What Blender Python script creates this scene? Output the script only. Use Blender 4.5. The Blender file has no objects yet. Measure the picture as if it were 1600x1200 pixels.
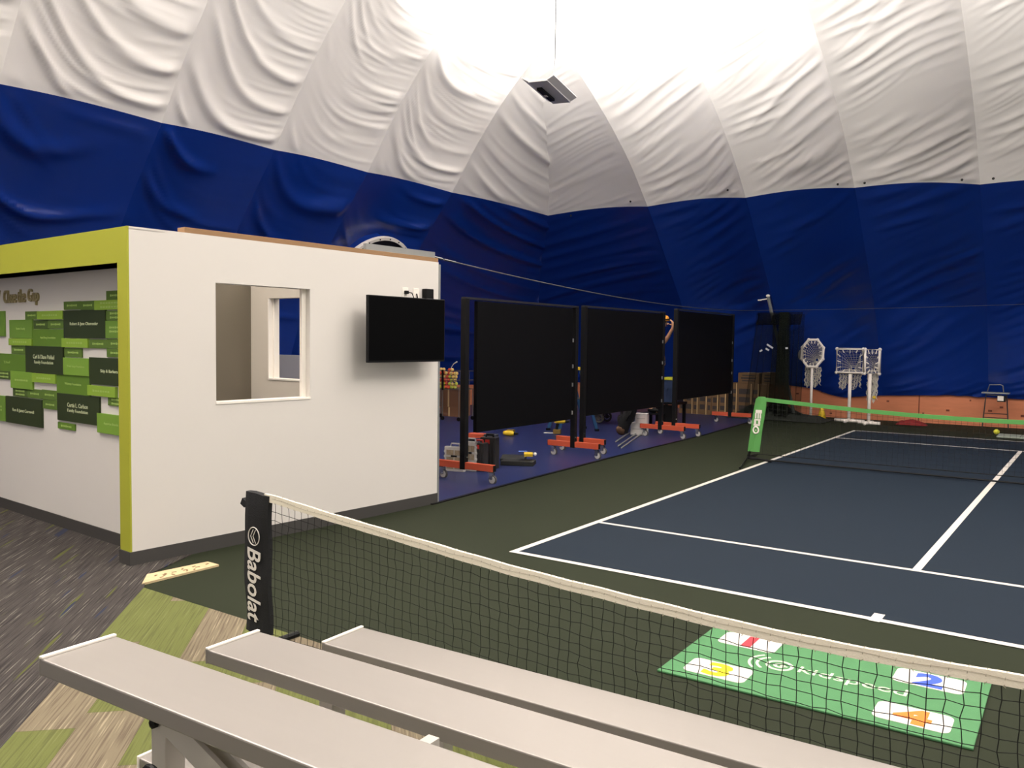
import bpy, bmesh, math, random
import numpy as np
from mathutils import Vector, Matrix

# ------------------------------------------------------------------ camera, world, lights, exposure
scene = bpy.context.scene
COL = scene.collection
FPX, YAW, PITCH, ROLL, CAMH = 1308.95, 0.61135026, -0.05111391, 0.01187229, 1.58
_fwd = Vector((-math.sin(YAW)*math.cos(PITCH), math.cos(YAW)*math.cos(PITCH), math.sin(PITCH)))
_r = Vector((math.cos(YAW), math.sin(YAW), 0)); _u = _r.cross(_fwd)
_R = _r*math.cos(ROLL)+_u*math.sin(ROLL); _U = -_r*math.sin(ROLL)+_u*math.cos(ROLL)
CAMP = Vector((0, 0, CAMH))
cd = bpy.data.cameras.new('camera'); cam = bpy.data.objects.new('camera', cd); COL.objects.link(cam)
cd.sensor_width = 36; cd.lens = FPX/1600*36; cd.clip_start = 0.05; cd.clip_end = 200
Mc = Matrix((( _R.x, _U.x, -_fwd.x, 0), (_R.y, _U.y, -_fwd.y, 0), (_R.z, _U.z, -_fwd.z, CAMH), (0, 0, 0, 1)))
cam.matrix_world = Mc
scene.camera = cam

world = bpy.data.worlds.new('hall_ambient'); scene.world = world; world.use_nodes = True
world.node_tree.nodes['Background'].inputs[0].default_value = (1.0, 0.935, 0.865, 1)
world.node_tree.nodes['Background'].inputs[1].default_value = 0.68

def area(name, loc, target, size, power, col=(1, 0.945, 0.885), shape='DISK', spread=180):
    l = bpy.data.lights.new(name, 'AREA'); l.shape = shape; l.size = size; l.energy = power; l.color = col
    l.spread = math.radians(spread)
    o = bpy.data.objects.new(name, l); COL.objects.link(o); o.location = loc
    d = Vector(target)-Vector(loc); o.rotation_euler = d.to_track_quat('-Z', 'Y').to_euler()
    return o
LAMP = Vector((-6.22, 9.69, 4.95))
# uplights of the hall: the hanging fixture in view and its siblings further along the court
area('uplight_lamp', LAMP+Vector((0, 0, 0.12)), LAMP+Vector((0.05, 1.35, 3)), 0.42, 430, spread=136)
area('uplight_lamp', (1.5, 8.0, 5.0), (1.5, 8.0, 9), 0.5, 950)
area('uplight_lamp', (-5.5, 0.5, 5.2), (-5.5, 0.5, 9), 0.5, 1050)
# unseen soft area light added high over the court, in place of ceiling bounce
area('added_soft_light', (1.6, 4.2, 6.4), (-3.2, 5.0, 0), 2.2, 150)

vs = scene.view_settings
vs.view_transform = 'Standard'; vs.look = 'None'; vs.gamma = 1.0; vs.use_curve_mapping = False
vs.exposure = 0.50
scene.cycles.use_denoising = True
scene.cycles.max_bounces = 8; scene.cycles.diffuse_bounces = 4
scene.cycles.transparent_max_bounces = 24
scene.cycles.sample_clamp_indirect = 6

# ------------------------------------------------------------------ helpers
random.seed(11); rng = np.random.default_rng(7)

def at(px, py, axis, val):
    d = _fwd*FPX + _R*(px-800) - _U*(py-600)
    return CAMP + d*((val-CAMP[axis])/d[axis])

def srgb(r, g, b):
    f = lambda c: (c/255/12.92) if c/255 <= 0.04045 else ((c/255+0.055)/1.055)**2.4
    return (f(r), f(g), f(b), 1)

MATS = {}
def mat(name, col, rough=0.6, metal=0.0, spec=0.4, var=0.0, vscale=8.0, bump=0.0, bscale=60.0, emit=None, alpha=1.0, stretch=None, sheen=0.0):
    if name in MATS: return MATS[name]
    m = bpy.data.materials.new(name); m.use_nodes = True; nt = m.node_tree; b = nt.nodes['Principled BSDF']
    b.inputs['Base Color'].default_value = col; b.inputs['Roughness'].default_value = rough
    b.inputs['Metallic'].default_value = metal; b.inputs['Specular IOR Level'].default_value = spec
    b.inputs['Sheen Weight'].default_value = sheen
    b.inputs['Alpha'].default_value = alpha
    tc = nt.nodes.new('ShaderNodeTexCoord')
    mp = nt.nodes.new('ShaderNodeMapping'); nt.links.new(tc.outputs['Object'], mp.inputs[0])
    if stretch: mp.inputs['Scale'].default_value = stretch
    if var > 0:
        n = nt.nodes.new('ShaderNodeTexNoise'); n.inputs['Scale'].default_value = vscale; n.inputs['Detail'].default_value = 5
        nt.links.new(mp.outputs[0], n.inputs['Vector'])
        mx = nt.nodes.new('ShaderNodeMix'); mx.data_type = 'RGBA'
        mx.inputs[6].default_value = tuple(c*(1-var) for c in col[:3])+(1,)
        mx.inputs[7].default_value = tuple(min(1, c*(1+var)) for c in col[:3])+(1,)
        nt.links.new(n.outputs['Fac'], mx.inputs[0]); nt.links.new(mx.outputs[2], b.inputs['Base Color'])
    if bump > 0:
        n2 = nt.nodes.new('ShaderNodeTexNoise'); n2.inputs['Scale'].default_value = bscale; n2.inputs['Detail'].default_value = 3
        nt.links.new(mp.outputs[0], n2.inputs['Vector'])
        bp = nt.nodes.new('ShaderNodeBump'); bp.inputs['Strength'].default_value = bump; bp.inputs['Distance'].default_value = 0.01
        nt.links.new(n2.outputs['Fac'], bp.inputs['Height']); nt.links.new(bp.outputs[0], b.inputs['Normal'])
    if emit:
        b.inputs['Emission Color'].default_value = emit[0]; b.inputs['Emission Strength'].default_value = emit[1]
    MATS[name] = m
    return m

class MB:
    def __init__(s): s.v = []; s.f = []; s.m = []
    def add(s, vs_, fs, mi=0):
        o = len(s.v); s.v += [tuple(p) for p in vs_]; s.f += [tuple(i+o for i in f) for f in fs]; s.m += [mi]*len(fs); return s
    def box(s, c, size, M=None, mi=0):
        x, y, z = (k/2 for k in size); c = Vector(c)
        P = [Vector((a*x, b*y, d*z)) for a in (-1, 1) for b in (-1, 1) for d in (-1, 1)]
        if M is not None: P = [M @ p for p in P]
        return s.add([p+c for p in P], [(0, 1, 3, 2), (4, 6, 7, 5), (0, 4, 5, 1), (2, 3, 7, 6), (0, 2, 6, 4), (1, 5, 7, 3)], mi)
    def beam(s, a, b, w, h, mi=0, up=(0, 0, 1)):
        a, b = Vector(a), Vector(b); d = b-a; L = d.length; x = d/L
        u = Vector(up)
        if abs(x.dot(u)) > .98: u = Vector((0, 1, 0))
        y = u.cross(x).normalized(); z = x.cross(y)
        M = Matrix((x, y, z)).transposed()
        return s.box((a+b)/2, (L, w, h), M, mi)
    def tube(s, pts, r, n=8, closed=False, mi=0, caps=True):
        pts = [Vector(p) for p in pts]; N = len(pts); rs = r if isinstance(r, (list, tuple)) else [r]*N
        rings = []; prev = None
        for i, p in enumerate(pts):
            if closed: t = pts[(i+1) % N]-pts[i-1]
            else: t = pts[min(i+1, N-1)]-pts[max(i-1, 0)]
            t = t.normalized() if t.length > 1e-9 else Vector((0, 0, 1))
            if prev is None:
                a = Vector((0, 0, 1)) if abs(t.z) < .9 else Vector((1, 0, 0))
                u = (a-t*a.dot(t)).normalized()
            else: u = (prev-t*prev.dot(t)).normalized()
            prev = u; w = t.cross(u)
            rings.append([p+(u*math.cos(k*2*math.pi/n)+w*math.sin(k*2*math.pi/n))*rs[i] for k in range(n)])
        V = [q for R_ in rings for q in R_]; F = []
        for i in range(N if closed else N-1):
            j = (i+1) % N
            for k in range(n): F.append((i*n+k, i*n+(k+1) % n, j*n+(k+1) % n, j*n+k))
        if not closed and caps: F += [tuple(range(n))[::-1], tuple((N-1)*n+k for k in range(n))]
        return s.add(V, F, mi)
    def lathe(s, prof, n=16, c=(0, 0, 0), M=None, mi=0):
        c = Vector(c); V = []
        for r, z in prof:
            for k in range(n):
                p = Vector((r*math.cos(2*math.pi*k/n), r*math.sin(2*math.pi*k/n), z))
                V.append((M @ p if M is not None else p)+c)
        F = []
        for i in range(len(prof)-1):
            for k in range(n): F.append((i*n+k, i*n+(k+1) % n, (i+1)*n+(k+1) % n, (i+1)*n+k))
        F += [tuple(range(n))[::-1], tuple((len(prof)-1)*n+k for k in range(n))]
        return s.add(V, F, mi)
    def sphere(s, c, r, n=10, mi=0, sc=(1, 1, 1)):
        m_ = n//2; prof = [(r*math.sin(math.pi*i/m_)+1e-5, -r*math.cos(math.pi*i/m_)) for i in range(m_+1)]
        return s.lathe(prof, n, c, Matrix.Diagonal(sc), mi)
    def prism(s, poly, h, M=Matrix.Identity(4), mi=0):
        n = len(poly); V = [M @ Vector((x, y, 0)) for x, y in poly]+[M @ Vector((x, y, h)) for x, y in poly]
        F = [tuple(range(n))[::-1], tuple(range(n, 2*n))]+[(i, (i+1) % n, n+(i+1) % n, n+i) for i in range(n)]
        return s.add(V, F, mi)
    def build(s, name, mats, parent=None, smooth=False, bevel=0.0):
        me = bpy.data.meshes.new(name); me.from_pydata(s.v, [], s.f)
        mats = mats if isinstance(mats, (list, tuple)) else [mats]
        for m in mats: me.materials.append(m)
        me.polygons.foreach_set('material_index', s.m)
        bm = bmesh.new(); bm.from_mesh(me); bmesh.ops.recalc_face_normals(bm, faces=bm.faces); bm.to_mesh(me); bm.free()
        if smooth: me.polygons.foreach_set('use_smooth', [True]*len(me.polygons))
        o = bpy.data.objects.new(name, me); COL.objects.link(o)
        if parent is not None: o.parent = parent
        if bevel > 0:
            b = o.modifiers.new('bevel', 'BEVEL'); b.width = bevel; b.segments = 2; b.limit_method = 'ANGLE'
        return o

def thing(name, label, cat, loc=(0, 0, 0), rz=0.0, group=None):
    o = bpy.data.objects.new(name, None); COL.objects.link(o); o.location = loc; o.rotation_euler = (0, 0, rz)
    o.empty_display_size = 0.1
    return tag(o, label, cat, group)
def tag(o, label, cat, group=None, kind=None):
    o['label'] = label; o['category'] = cat
    if group: o['group'] = group
    if kind: o['kind'] = kind
    return o
def struct(o): o['kind'] = 'structure'; return o
def dup(src, loc, rz=None, label=None, group=None):
    def cp(o, par):
        c = o.copy(); COL.objects.link(c)
        if par is not None: c.parent = par
        for ch in [x for x in bpy.data.objects if x.parent == o]: cp(ch, c)
        return c
    c = cp(src, None); c.location = loc
    if rz is not None: c.rotation_euler = (0, 0, rz)
    if label: c['label'] = label
    if group: c['group'] = group
    return c

def text_mesh(body, bold=0.0, spacing=1.0, extrude=0.02):
    cu = bpy.data.curves.new('lettering', 'FONT'); cu.body = body; cu.offset = bold; cu.extrude = extrude
    cu.align_x = 'CENTER'; cu.align_y = 'CENTER'; cu.space_character = spacing; cu.resolution_u = 3
    o = bpy.data.objects.new('lettering', cu); COL.objects.link(o)
    dg = bpy.context.evaluated_depsgraph_get(); dg.update()
    me = bpy.data.meshes.new_from_object(o.evaluated_get(dg))
    V = np.array([v.co[:] for v in me.vertices]).reshape(-1, 3); F = [tuple(p.vertices) for p in me.polygons]
    bpy.data.objects.remove(o); bpy.data.curves.remove(cu); bpy.data.meshes.remove(me)
    return V, F
def add_text(mb, body, center, xdir, ydir, width, height, bold=0.0, depth=0.002, mi=0, shear=0.0):
    """text stretched to width x height, written along xdir, letters upright along ydir"""
    V, F = text_mesh(body, bold)
    lo, hi = V.min(0), V.max(0); mid = (lo+hi)/2; sz = np.maximum(hi-lo, 1e-6)
    X, Y, Cn = (np.array(k, float) for k in (xdir, ydir, center)); X /= np.linalg.norm(X); Y /= np.linalg.norm(Y); N = np.cross(X, Y)
    q = (V-mid)/sz; q[:, 0] += shear*q[:, 1]
    P = Cn+np.outer(q[:, 0]*width, X)+np.outer(q[:, 1]*height, Y)+np.outer((q[:, 2]+.5)*depth, N)
    mb.add([tuple(p) for p in P], F, mi)

# ------------------------------------------------------------------ materials
M_white_wall = mat('white_paint', srgb(208, 203, 197), 0.75, var=0.02, vscale=2)
M_in_wall = mat('grey_paint', srgb(176, 168, 154), 0.8)
M_lime = mat('lime_paint', srgb(156, 158, 46), 0.7, var=0.02, vscale=2)
M_base = mat('charcoal_base', srgb(62, 60, 58), 0.55)
M_lumber = mat('pine_lumber', srgb(142, 110, 78), 0.8, var=0.15, vscale=14, stretch=(12, 1, 8))
M_galv = mat('galvanised_steel', srgb(150, 152, 150), 0.45, metal=0.6, var=0.1, vscale=10)
M_black = mat('black_plastic', srgb(11, 11, 12), 0.5, spec=0.2)
M_blackp = mat('black_panel', srgb(4, 4, 6), 0.6, spec=0.12)
M_screen = mat('black_screen', srgb(3, 3, 4), 0.35, spec=0.05)
M_blackcloth = mat('black_cloth', srgb(20, 20, 22), 0.85, bump=0.3, bscale=200)
M_cord = mat('black_cord', srgb(16, 17, 15), 0.9)
M_orange = mat('orange_paint', srgb(190, 82, 54), 0.45, var=0.05, vscale=12)
M_chrome = mat('chrome', srgb(200, 200, 200), 0.22, metal=1.0)
M_rubber = mat('grey_rubber', srgb(165, 162, 158), 0.6)
M_tyre = mat('dark_rubber', srgb(58, 54, 50), 0.8)
M_alu = mat('aluminium_plank', srgb(151, 146, 141), 0.5, metal=0.72, spec=0.5, var=0.015, vscale=3, stretch=(0.5, 12, 12))
M_alu2 = mat('aluminium_frame', srgb(182, 177, 170), 0.45, metal=0.3, var=0.05, vscale=9)
M_white = mat('white_plastic', srgb(232, 226, 216), 0.5)
M_pvc = mat('white_pvc', srgb(236, 228, 220), 0.4)
M_net_white = mat('white_netting', srgb(190, 186, 176), 0.9)
M_cream = mat('cream_webbing', srgb(222, 214, 196), 0.85, bump=0.2, bscale=150)
M_green_cloth = mat('green_cloth', srgb(82, 146, 74), 0.75, var=0.12, vscale=9)
M_yellow = mat('yellow_plastic', srgb(226, 190, 46), 0.5)
M_blue_fg = mat('blue_fibreglass', srgb(40, 82, 124), 0.5)
M_card = mat('brown_cardboard', srgb(104, 80, 54), 0.85, var=0.12, vscale=7)
M_cardprint = mat('dark_box_print', srgb(56, 50, 50), 0.85, var=0.35, vscale=26)
M_tape = mat('pale_tape', srgb(196, 168, 122), 0.5)
M_red = mat('red_plastic', srgb(170, 42, 36), 0.5)
M_clear = mat('clear_plastic', srgb(176, 172, 168), 0.3, var=0.2, vscale=30)
M_wire = mat('steel_wire', srgb(120, 118, 114), 0.4, metal=0.8)

# ------------------------------------------------------------------ dome membrane
ZL = np.array([0, .8, 2.3, 3.4, 4.4, 5.2, 6.0, 6.6, 7.2, 7.7, 8.1, 8.5, 8.7])
SR = np.array([0, .25, 1.1, 2.1, 3.05, 3.95, 5.2, 6.4, 8.0, 10.0, 12.5, 16.0, 20.0])
SL = np.array([.75, .95, 1.55, 2.25, 3.05, 3.62, 4.3, 4.95, 6.0, 7.5, 9.5, 12.8, 16.0])
PP = np.concatenate([[0], np.cumsum(np.hypot(np.diff(ZL), np.diff((SR+SL)/2)))])
def spline(x, X, Y):
    d = np.gradient(Y, X); i = np.clip(np.searchsorted(X, x, side='right')-1, 0, len(X)-2)
    h = X[i+1]-X[i]; t = (x-X[i])/h
    return (2*t**3-3*t**2+1)*Y[i]+(t**3-2*t**2+t)*h*d[i]+(-2*t**3+3*t**2)*Y[i+1]+(t**3-t**2)*h*d[i+1]
fz = lambda p: spline(p, PP, ZL); fsr = lambda p: spline(p, PP, SR); fsl = lambda p: spline(p, PP, SL)
PB = PP[4]                                   # where blue turns white
XB, YB = -13.3, 19.0
class VNoise:
    def __init__(s, seed): s.g = np.random.default_rng(seed).random((64, 64))
    def __call__(s, a, b):
        a = np.asarray(a, float); b = np.asarray(b, float)
        i = np.floor(a).astype(int); j = np.floor(b).astype(int); fa = a-i; fb = b-j
        fa = fa*fa*(3-2*fa); fb = fb*fb*(3-2*fb); g = s.g; m = 63
        return ((g[i & m, j & m]*(1-fa)+g[(i+1) & m, j & m]*fa)*(1-fb)+(g[i & m, (j+1) & m]*(1-fa)+g[(i+1) & m, (j+1) & m]*fa)*fb)
def ridge(ph, k=2.0):
    return (0.5+0.5*np.sin(2*np.pi*ph))**k
def folds(u, t, side, blue, seed):
    n1, n2, n3, n4 = VNoise(seed), VNoise(seed+100), VNoise(seed+200), VNoise(seed+400)
    def layer(c, lam, k, amp, n, na, wu, thr):
        ph = c/lam+1.5*n(u*wu+7, c*1.3/lam*.35)
        a = np.clip(na(u*wu*1.3+3+11*lam, c/lam*.55+5)*2.1-thr, 0, 1)
        return amp*ridge(ph, k)*a
    if side == 'R':
        c = t-1.1*u**1.4
        h = layer(c, .36, 2.2, .036, n1, n2, 1.2, .75)+layer(c+.25*u, .21, 2.0, .024, n2, n3, 1.6, .75)+layer(c-.2*u*u, .13, 1.7, .011, n3, n4, 2.2, .7)
        env = np.clip(u*5, 0.1, 1)*np.clip((1-u)*12, 0, 1)
        return h*env*(0.85 if blue else 1.0)
    c = t-(2.0*(u-0.72)**2-.9*np.clip(u-.72, 0, 1)**2)
    h = layer(c, .80 if blue else .58, 9.0 if blue else 4.0, .105 if blue else .058, n1, n2, 1.0, .5)+layer(c, .33, 5.0 if blue else 3.0, .026, n2, n3, 1.3, .75)
    c2 = t-1.2*(u-.75)**2
    h += (layer(c2, .19, 2.0, .016, n3, n4, 1.6, .7)+layer(c2, .12, 1.6, .008, n4, n1, 2.2, .7))*np.clip(u*2.2-.25, .1, 1)*(.4 if blue else 1)
    env = np.clip(u*7, 0, 1)*np.clip((1-u)*12, 0, 1)
    return h*env

def dome_panels(side, seams, blue, nu):
    """one sheet of the membrane: bulging panels between the cable seams, cut at the corner mitre"""
    mb = MB()
    if blue: ps = np.linspace(PP[0]+0.30, PB, 92)
    else: ps = np.concatenate([np.linspace(PB, PP[8], 170), np.linspace(PP[8], PP[-1], 60)[1:]])
    z0 = fz(ps); sr = fsr(ps); sl = fsl(ps)
    dz = np.gradient(z0, ps); ds = np.gradient(sr if side == 'R' else sl, ps); nn = np.hypot(dz, ds)
    dz, ds = dz/nn, ds/nn
    xm = XB+sl; ym = YB-sr                    # the mitre line
    for k in range(len(seams)-1):
        a, b = seams[k], seams[k+1]; rows = []
        for r in range(len(ps)):
            if side == 'R': lo, hi = max(a, xm[r]), b
            else: lo, hi = a, min(b, ym[r])
            if hi-lo < 0.02: rows.append(None); continue
            u = np.linspace(0, 1, nu); w = hi-lo; q = lo+u*w
            full = np.clip((q-a)/(b-a), 0, 1)
            bul = np.sin(np.pi*u)*0.20*min(1.0, w/1.9)
            if side == 'R': bul *= 1.5
            if blue and side == 'R': bul *= float(np.clip((z0[r]-.5)/1.8, 0, 1))
            sag = 0.10*np.sin(np.pi*u)*math.exp(-((z0[r]-4.4)/1.6)**2)*(1.2 if side == 'R' else 0.5)
            f = folds(full, np.full(nu, ps[r]), side, blue, 17+k*7+(300 if side == 'L' else 0))
            gate = math.exp(-((z0[r]-4.4)/0.07)**2)
            if z0[r] > 7.4: f = f*0.5
            h = bul+(-f)*(1-gate)
            zz = z0[r]-sag+ds[r]*h
            if blue and side == 'R':          # wavy loose hem hanging over the plywood
                hem = 0.60+0.035*np.sin(q*1.9)+0.05*np.sin(q*0.83+1)-0.10*np.exp(-((q+4.55)/0.42)**2)
                fr = np.clip((z0[r]-z0[0])/1.2, 0, 1); zz = zz+(hem-z0[0])*(1-fr)**2
            if side == 'R':
                fall = np.clip((q+3.7)/2, 0, 2.0)*np.clip((z0[r]-.8)/2.5, 0, 1); zz = zz-.09*fall
                P = np.stack([q, YB-sr[r]+dz[r]*h+.28*fall, zz], 1)
            else: P = np.stack([XB+sl[r]-dz[r]*h, q, zz], 1)
            rows.append(P)
        idx = [None]*len(rows)
        for r, P in enumerate(rows):
            if P is None: continue
            idx[r] = len(mb.v); mb.v += [tuple(p) for p in P]
        for r in range(len(rows)-1):
            if idx[r] is None or idx[r+1] is None: continue
            for i in range(nu-1):
                mb.f.append((idx[r]+i, idx[r]+i+1, idx[r+1]+i+1, idx[r+1]+i)); mb.m.append(0)
    return mb
M_fab_w = mat('white_membrane', srgb(243, 239, 236), 0.5, spec=0.35, var=0.02, vscale=1.5)
M_fab_b = mat('blue_membrane', srgb(10, 42, 120), 0.27, spec=0.55, var=0.05, vscale=1.5)
seamsR = [-13.6, -7.8, -5.72, -3.72, -1.77, 0.2, 2.2, 4.2, 6.2]
seamsL = [-5.5, -3.5, -1.5, 0.5, 2.5, 4.5, 6.5, 8.35, 10.3, 12.55, 19.5]
struct(dome_panels('R', seamsR, True, 52).build('wall_back', M_fab_b, smooth=True))
struct(dome_panels('L', seamsL, True, 46).build('wall_left', M_fab_b, smooth=True))
struct(dome_panels('R', seamsR, False, 56).build('ceiling', M_fab_w, smooth=True))
struct(dome_panels('L', seamsL, False, 50).build('ceiling', M_fab_w, smooth=True))
# plywood kick boards behind the hem
M_ply = mat('orange_plywood', srgb(196, 122, 88), 0.75, var=0.14, vscale=3, stretch=(1, 1, 6))
M_knot = mat('plywood_knot', srgb(110, 58, 42), 0.8)
w = MB().box((-3.6, 18.98, 0.44), (18.4, 0.03, 0.88))
for i in range(26):
    cx, cz = -6.5+i*0.36+random.uniform(-.1, .1), random.uniform(.08, .58)
    w.box((cx, 18.963, cz), (random.uniform(.03, .07), .006, random.uniform(.03, .05)), mi=1)
w.box((-3.02, 18.96, .3), (.02, .008, .6), mi=1); w.box((-0.6, 18.96, .3), (.015, .008, .6), mi=1)
struct(w.build('baseboard_back', [M_ply, M_knot]))
struct(MB().box((-12.62, 6.7, 0.32), (0.03, 24.5, 0.64)).build('baseboard_left', M_ply))

# ------------------------------------------------------------------ floors
M_floor = mat('dark_green_court', srgb(34, 39, 25), 0.75, var=0.07, vscale=1.6, bump=0.08, bscale=220, spec=0.13)
M_court = mat('navy_court', srgb(24, 34, 45), 0.75, var=0.06, vscale=2.2, bump=0.08, bscale=220, spec=0.13)
M_line = mat('white_line_paint', srgb(196, 191, 184), 0.65, var=0.03, vscale=18)
M_mat_b = mat('blue_floor_sheet', srgb(34, 42, 84), 0.36, var=0.12, vscale=2.5, spec=0.4)
struct(MB().box((-3, 6.5, -0.05), (24, 27, 0.1)).build('floor', M_floor))
q = MB(); q.add([(-3.54, 5.10, .003), (1.60, 5.10, .003), (1.60, 16.28, .003), (-3.66, 16.28, .003)], [(0, 1, 2, 3)])
struct(q.build('floor_court', M_court))
L_ = MB()
def line(a, b, w_, z=.005):
    a, b = Vector((*a, 0)), Vector((*b, 0)); d = (b-a).normalized(); n_ = Vector((-d.y, d.x, 0))*w_/2
    L_.add([(p.x, p.y, z) for p in (a-n_, b-n_, b+n_, a+n_)], [(0, 1, 2, 3)])
line((-3.565, 5.10), (1.6, 5.10), .055); line((-3.54, 5.08), (-3.66, 16.30), .055, .0055)
line((-3.54, 6.40), (1.6, 6.40), .05); line((-3.64, 14.78), (1.6, 14.78), .055); line((-3.68, 16.28), (1.6, 16.28), .06)
line((-1.0, 6.40), (-0.93, 14.78), .055, .0055); line((-1.0, 5.06), (-1.0, 5.22), .06, .0055)
struct(L_.build('floor_lines', M_line))
q = MB().prism([(-14, 3.5), (-5.45, 3.5), (-5.30, 6.05), (-5.215, 6.15), (-5.43, 10.2), (-5.53, 13.7), (-5.88, 18.2), (-6.2, 19), (-14, 19)], .006)
struct(q.build('floor_sheet', M_mat_b))
q = MB().beam((-5.205, 6.1, .006), (-5.43, 10.2, .006), .04, .01).beam((-5.43, 10.2, .006), (-5.53, 13.7, .006), .03, .01).beam((-5.53, 13.7, .006), (-5.86, 17.9, .006), .03, .01)
struct(q.build('trim_1', M_black))

def carpet(name, base, dark, light, accent=None, scale=1.0):
    m = bpy.data.materials.new(name); m.use_nodes = True; nt = m.node_tree; b = nt.nodes['Principled BSDF']
    b.inputs['Roughness'].default_value = .95; b.inputs['Specular IOR Level'].default_value = .1
    base, dark, light = (tuple(k_*.62 for k_ in c_[:3])+(1,) for c_ in (base, dark, light))
    tc = nt.nodes.new('ShaderNodeTexCoord'); rot = nt.nodes.new('ShaderNodeMapping'); rot.inputs['Rotation'].default_value = (0, 0, math.radians(45))
    nt.links.new(tc.outputs['Object'], rot.inputs[0])
    def noise(sc, s1, det, seedz):
        mp = nt.nodes.new('ShaderNodeMapping'); mp.inputs['Scale'].default_value = s1; mp.inputs['Location'].default_value = (seedz, seedz*2, seedz)
        nt.links.new(rot.outputs[0], mp.inputs[0])
        n = nt.nodes.new('ShaderNodeTexNoise'); n.inputs['Scale'].default_value = sc; n.inputs['Detail'].default_value = det
        nt.links.new(mp.outputs[0], n.inputs['Vector']); return n
    n1 = noise(6, (.45, 17, 1), 2, 0)      # rotated axes: y across the streaks, x along
    r1 = nt.nodes.new('ShaderNodeValToRGB'); e = r1.color_ramp.elements
    e[0].position = .36; e[0].color = dark; e[1].position = .5; e[1].color = base
    x = e.new(.62); x.color = base; x = e.new(.69); x.color = light
    nt.links.new(n1.outputs['Fac'], r1.inputs[0])
    out = r1.outputs[0]
    if accent:
        for j, (c, pos) in enumerate(accent):
            n2 = noise(2.2, (.6, 8, 1), 1, 3.7+j*5)
            r2 = nt.nodes.new('ShaderNodeValToRGB'); r2.color_ramp.elements[0].position = pos; r2.color_ramp.elements[1].position = pos+.03
            nt.links.new(n2.outputs['Fac'], r2.inputs[0])
            mx = nt.nodes.new('ShaderNodeMix'); mx.data_type = 'RGBA'; nt.links.new(r2.outputs[0], mx.inputs[0]); nt.links.new(out, mx.inputs[6]); mx.inputs[7].default_value = c
            out = mx.outputs[2]
    nt.links.new(out, b.inputs['Base Color'])
    n3 = noise(300, (1, 1, 1), 2, 1); bp = nt.nodes.new('ShaderNodeBump'); bp.inputs['Strength'].default_value = .3; bp.inputs['Distance'].default_value = .005
    nt.links.new(n3.outputs['Fac'], bp.inputs['Height']); nt.links.new(bp.outputs[0], b.inputs['Normal'])
    return m
C_dark = carpet('dark_striped_carpet', srgb(82, 77, 74), srgb(60, 56, 55), srgb(136, 131, 122), [(srgb(78, 80, 44), .68), (srgb(46, 50, 66), .68)])
C_grey = carpet('taupe_striped_carpet', srgb(142, 130, 108), srgb(118, 106, 90), srgb(176, 164, 138))
C_green = carpet('green_striped_carpet', srgb(118, 124, 72), srgb(106, 110, 66), srgb(132, 134, 88))
q = MB().prism([(-14, -7), (5.07, -7), (-4.86, 2.93), (-5.1, 3.1), (-5.35, 3.6), (-14, 3.6)], .0075)
struct(q.build('floor_carpet', C_dark))
bmc = bmesh.new()
strips = {0: [(4.52, 5.52, 1), (3.54, 4.52, 0), (2.54, 3.54, 1)], 1: [(4.2, 5.2, 1), (3.68, 4.2, 1), (2.68, 3.68, 0)],
          2: [(4.2, 5.2, 0), (3.2, 4.2, 1)], 3: [(4.9, 5.9, 0), (3.9, 4.9, 1), (2.9, 3.9, 0)], 4: [(3.95, 4.95, 0), (2.95, 3.95, 1)]}
for s_ in range(34):
    lst = list(strips.get(s_, []))
    a0 = min([x[0] for x in lst]) if lst else 5.4-(s_*0.37 % 1)
    while a0 > -12: lst.append((a0-1, a0, random.random() < .45)); a0 -= 1
    if lst[0][1] < 6: lst.append((max(x[1] for x in lst), 6.2, 0))
    b0 = -1.39+.25*s_
    for (p0, p1, gflag) in lst:
        P = []
        for bb, aa in ((b0, p0), (b0+.249, p0), (b0+.249, p1-.001), (b0, p1-.001)):
            P.append(bmc.verts.new(((bb-aa)/math.sqrt(2), (bb+aa)/math.sqrt(2), .007)))
        f = bmc.faces.new(P); f.material_index = int(gflag)
for co, no in (((0, 2.93, 0), (0, 1, 0)), ((0, -7, 0), (0, -1, 0)), ((8, 0, 0), (1, 0, 0))):
    bmesh.ops.bisect_plane(bmc, geom=bmc.verts[:]+bmc.edges[:]+bmc.faces[:], plane_co=co, plane_no=no, clear_outer=True)
me = bpy.data.meshes.new('floor_carpet'); bmc.to_mesh(me); bmc.free(); me.materials.append(C_grey); me.materials.append(C_green)
o = bpy.data.objects.new('floor_carpet', me); COL.objects.link(o); struct(o)

# ------------------------------------------------------------------ booth
B0 = Vector((-5.3967, 3.1724, 0)); D = Vector((0.05900, 0.99826, 0)); N = Vector((0.99826, -0.05900, 0))   # along the white wall, out of the wall
BL, BH = 3.03, 2.325
def bw(s, h, off=0.0): return B0+D*s+N*off+Vector((0, 0, h))
MBW = Matrix((D, Vector((0, 0, 1)), N)).transposed()          # local (s, h, off)
def wbox(mb, s0, s1, h0, h1, o0, o1, mi=0):
    c = bw((s0+s1)/2, (h0+h1)/2, (o0+o1)/2); mb.box(c, (abs(s1-s0), abs(h1-h0), abs(o1-o0)), MBW, mi); return mb
T = 0.12
# white wall with the window opening
q = MB()
wbox(q, 0, .65, 0, BH, -T, 0); wbox(q, 1.51, BL, 0, BH, -T, 0); wbox(q, .65, 1.51, 0, 1.09, -T, 0); wbox(q, .65, 1.51, 1.985, BH, -T, 0)
struct(q.build('wall_right', M_white_wall))
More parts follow.
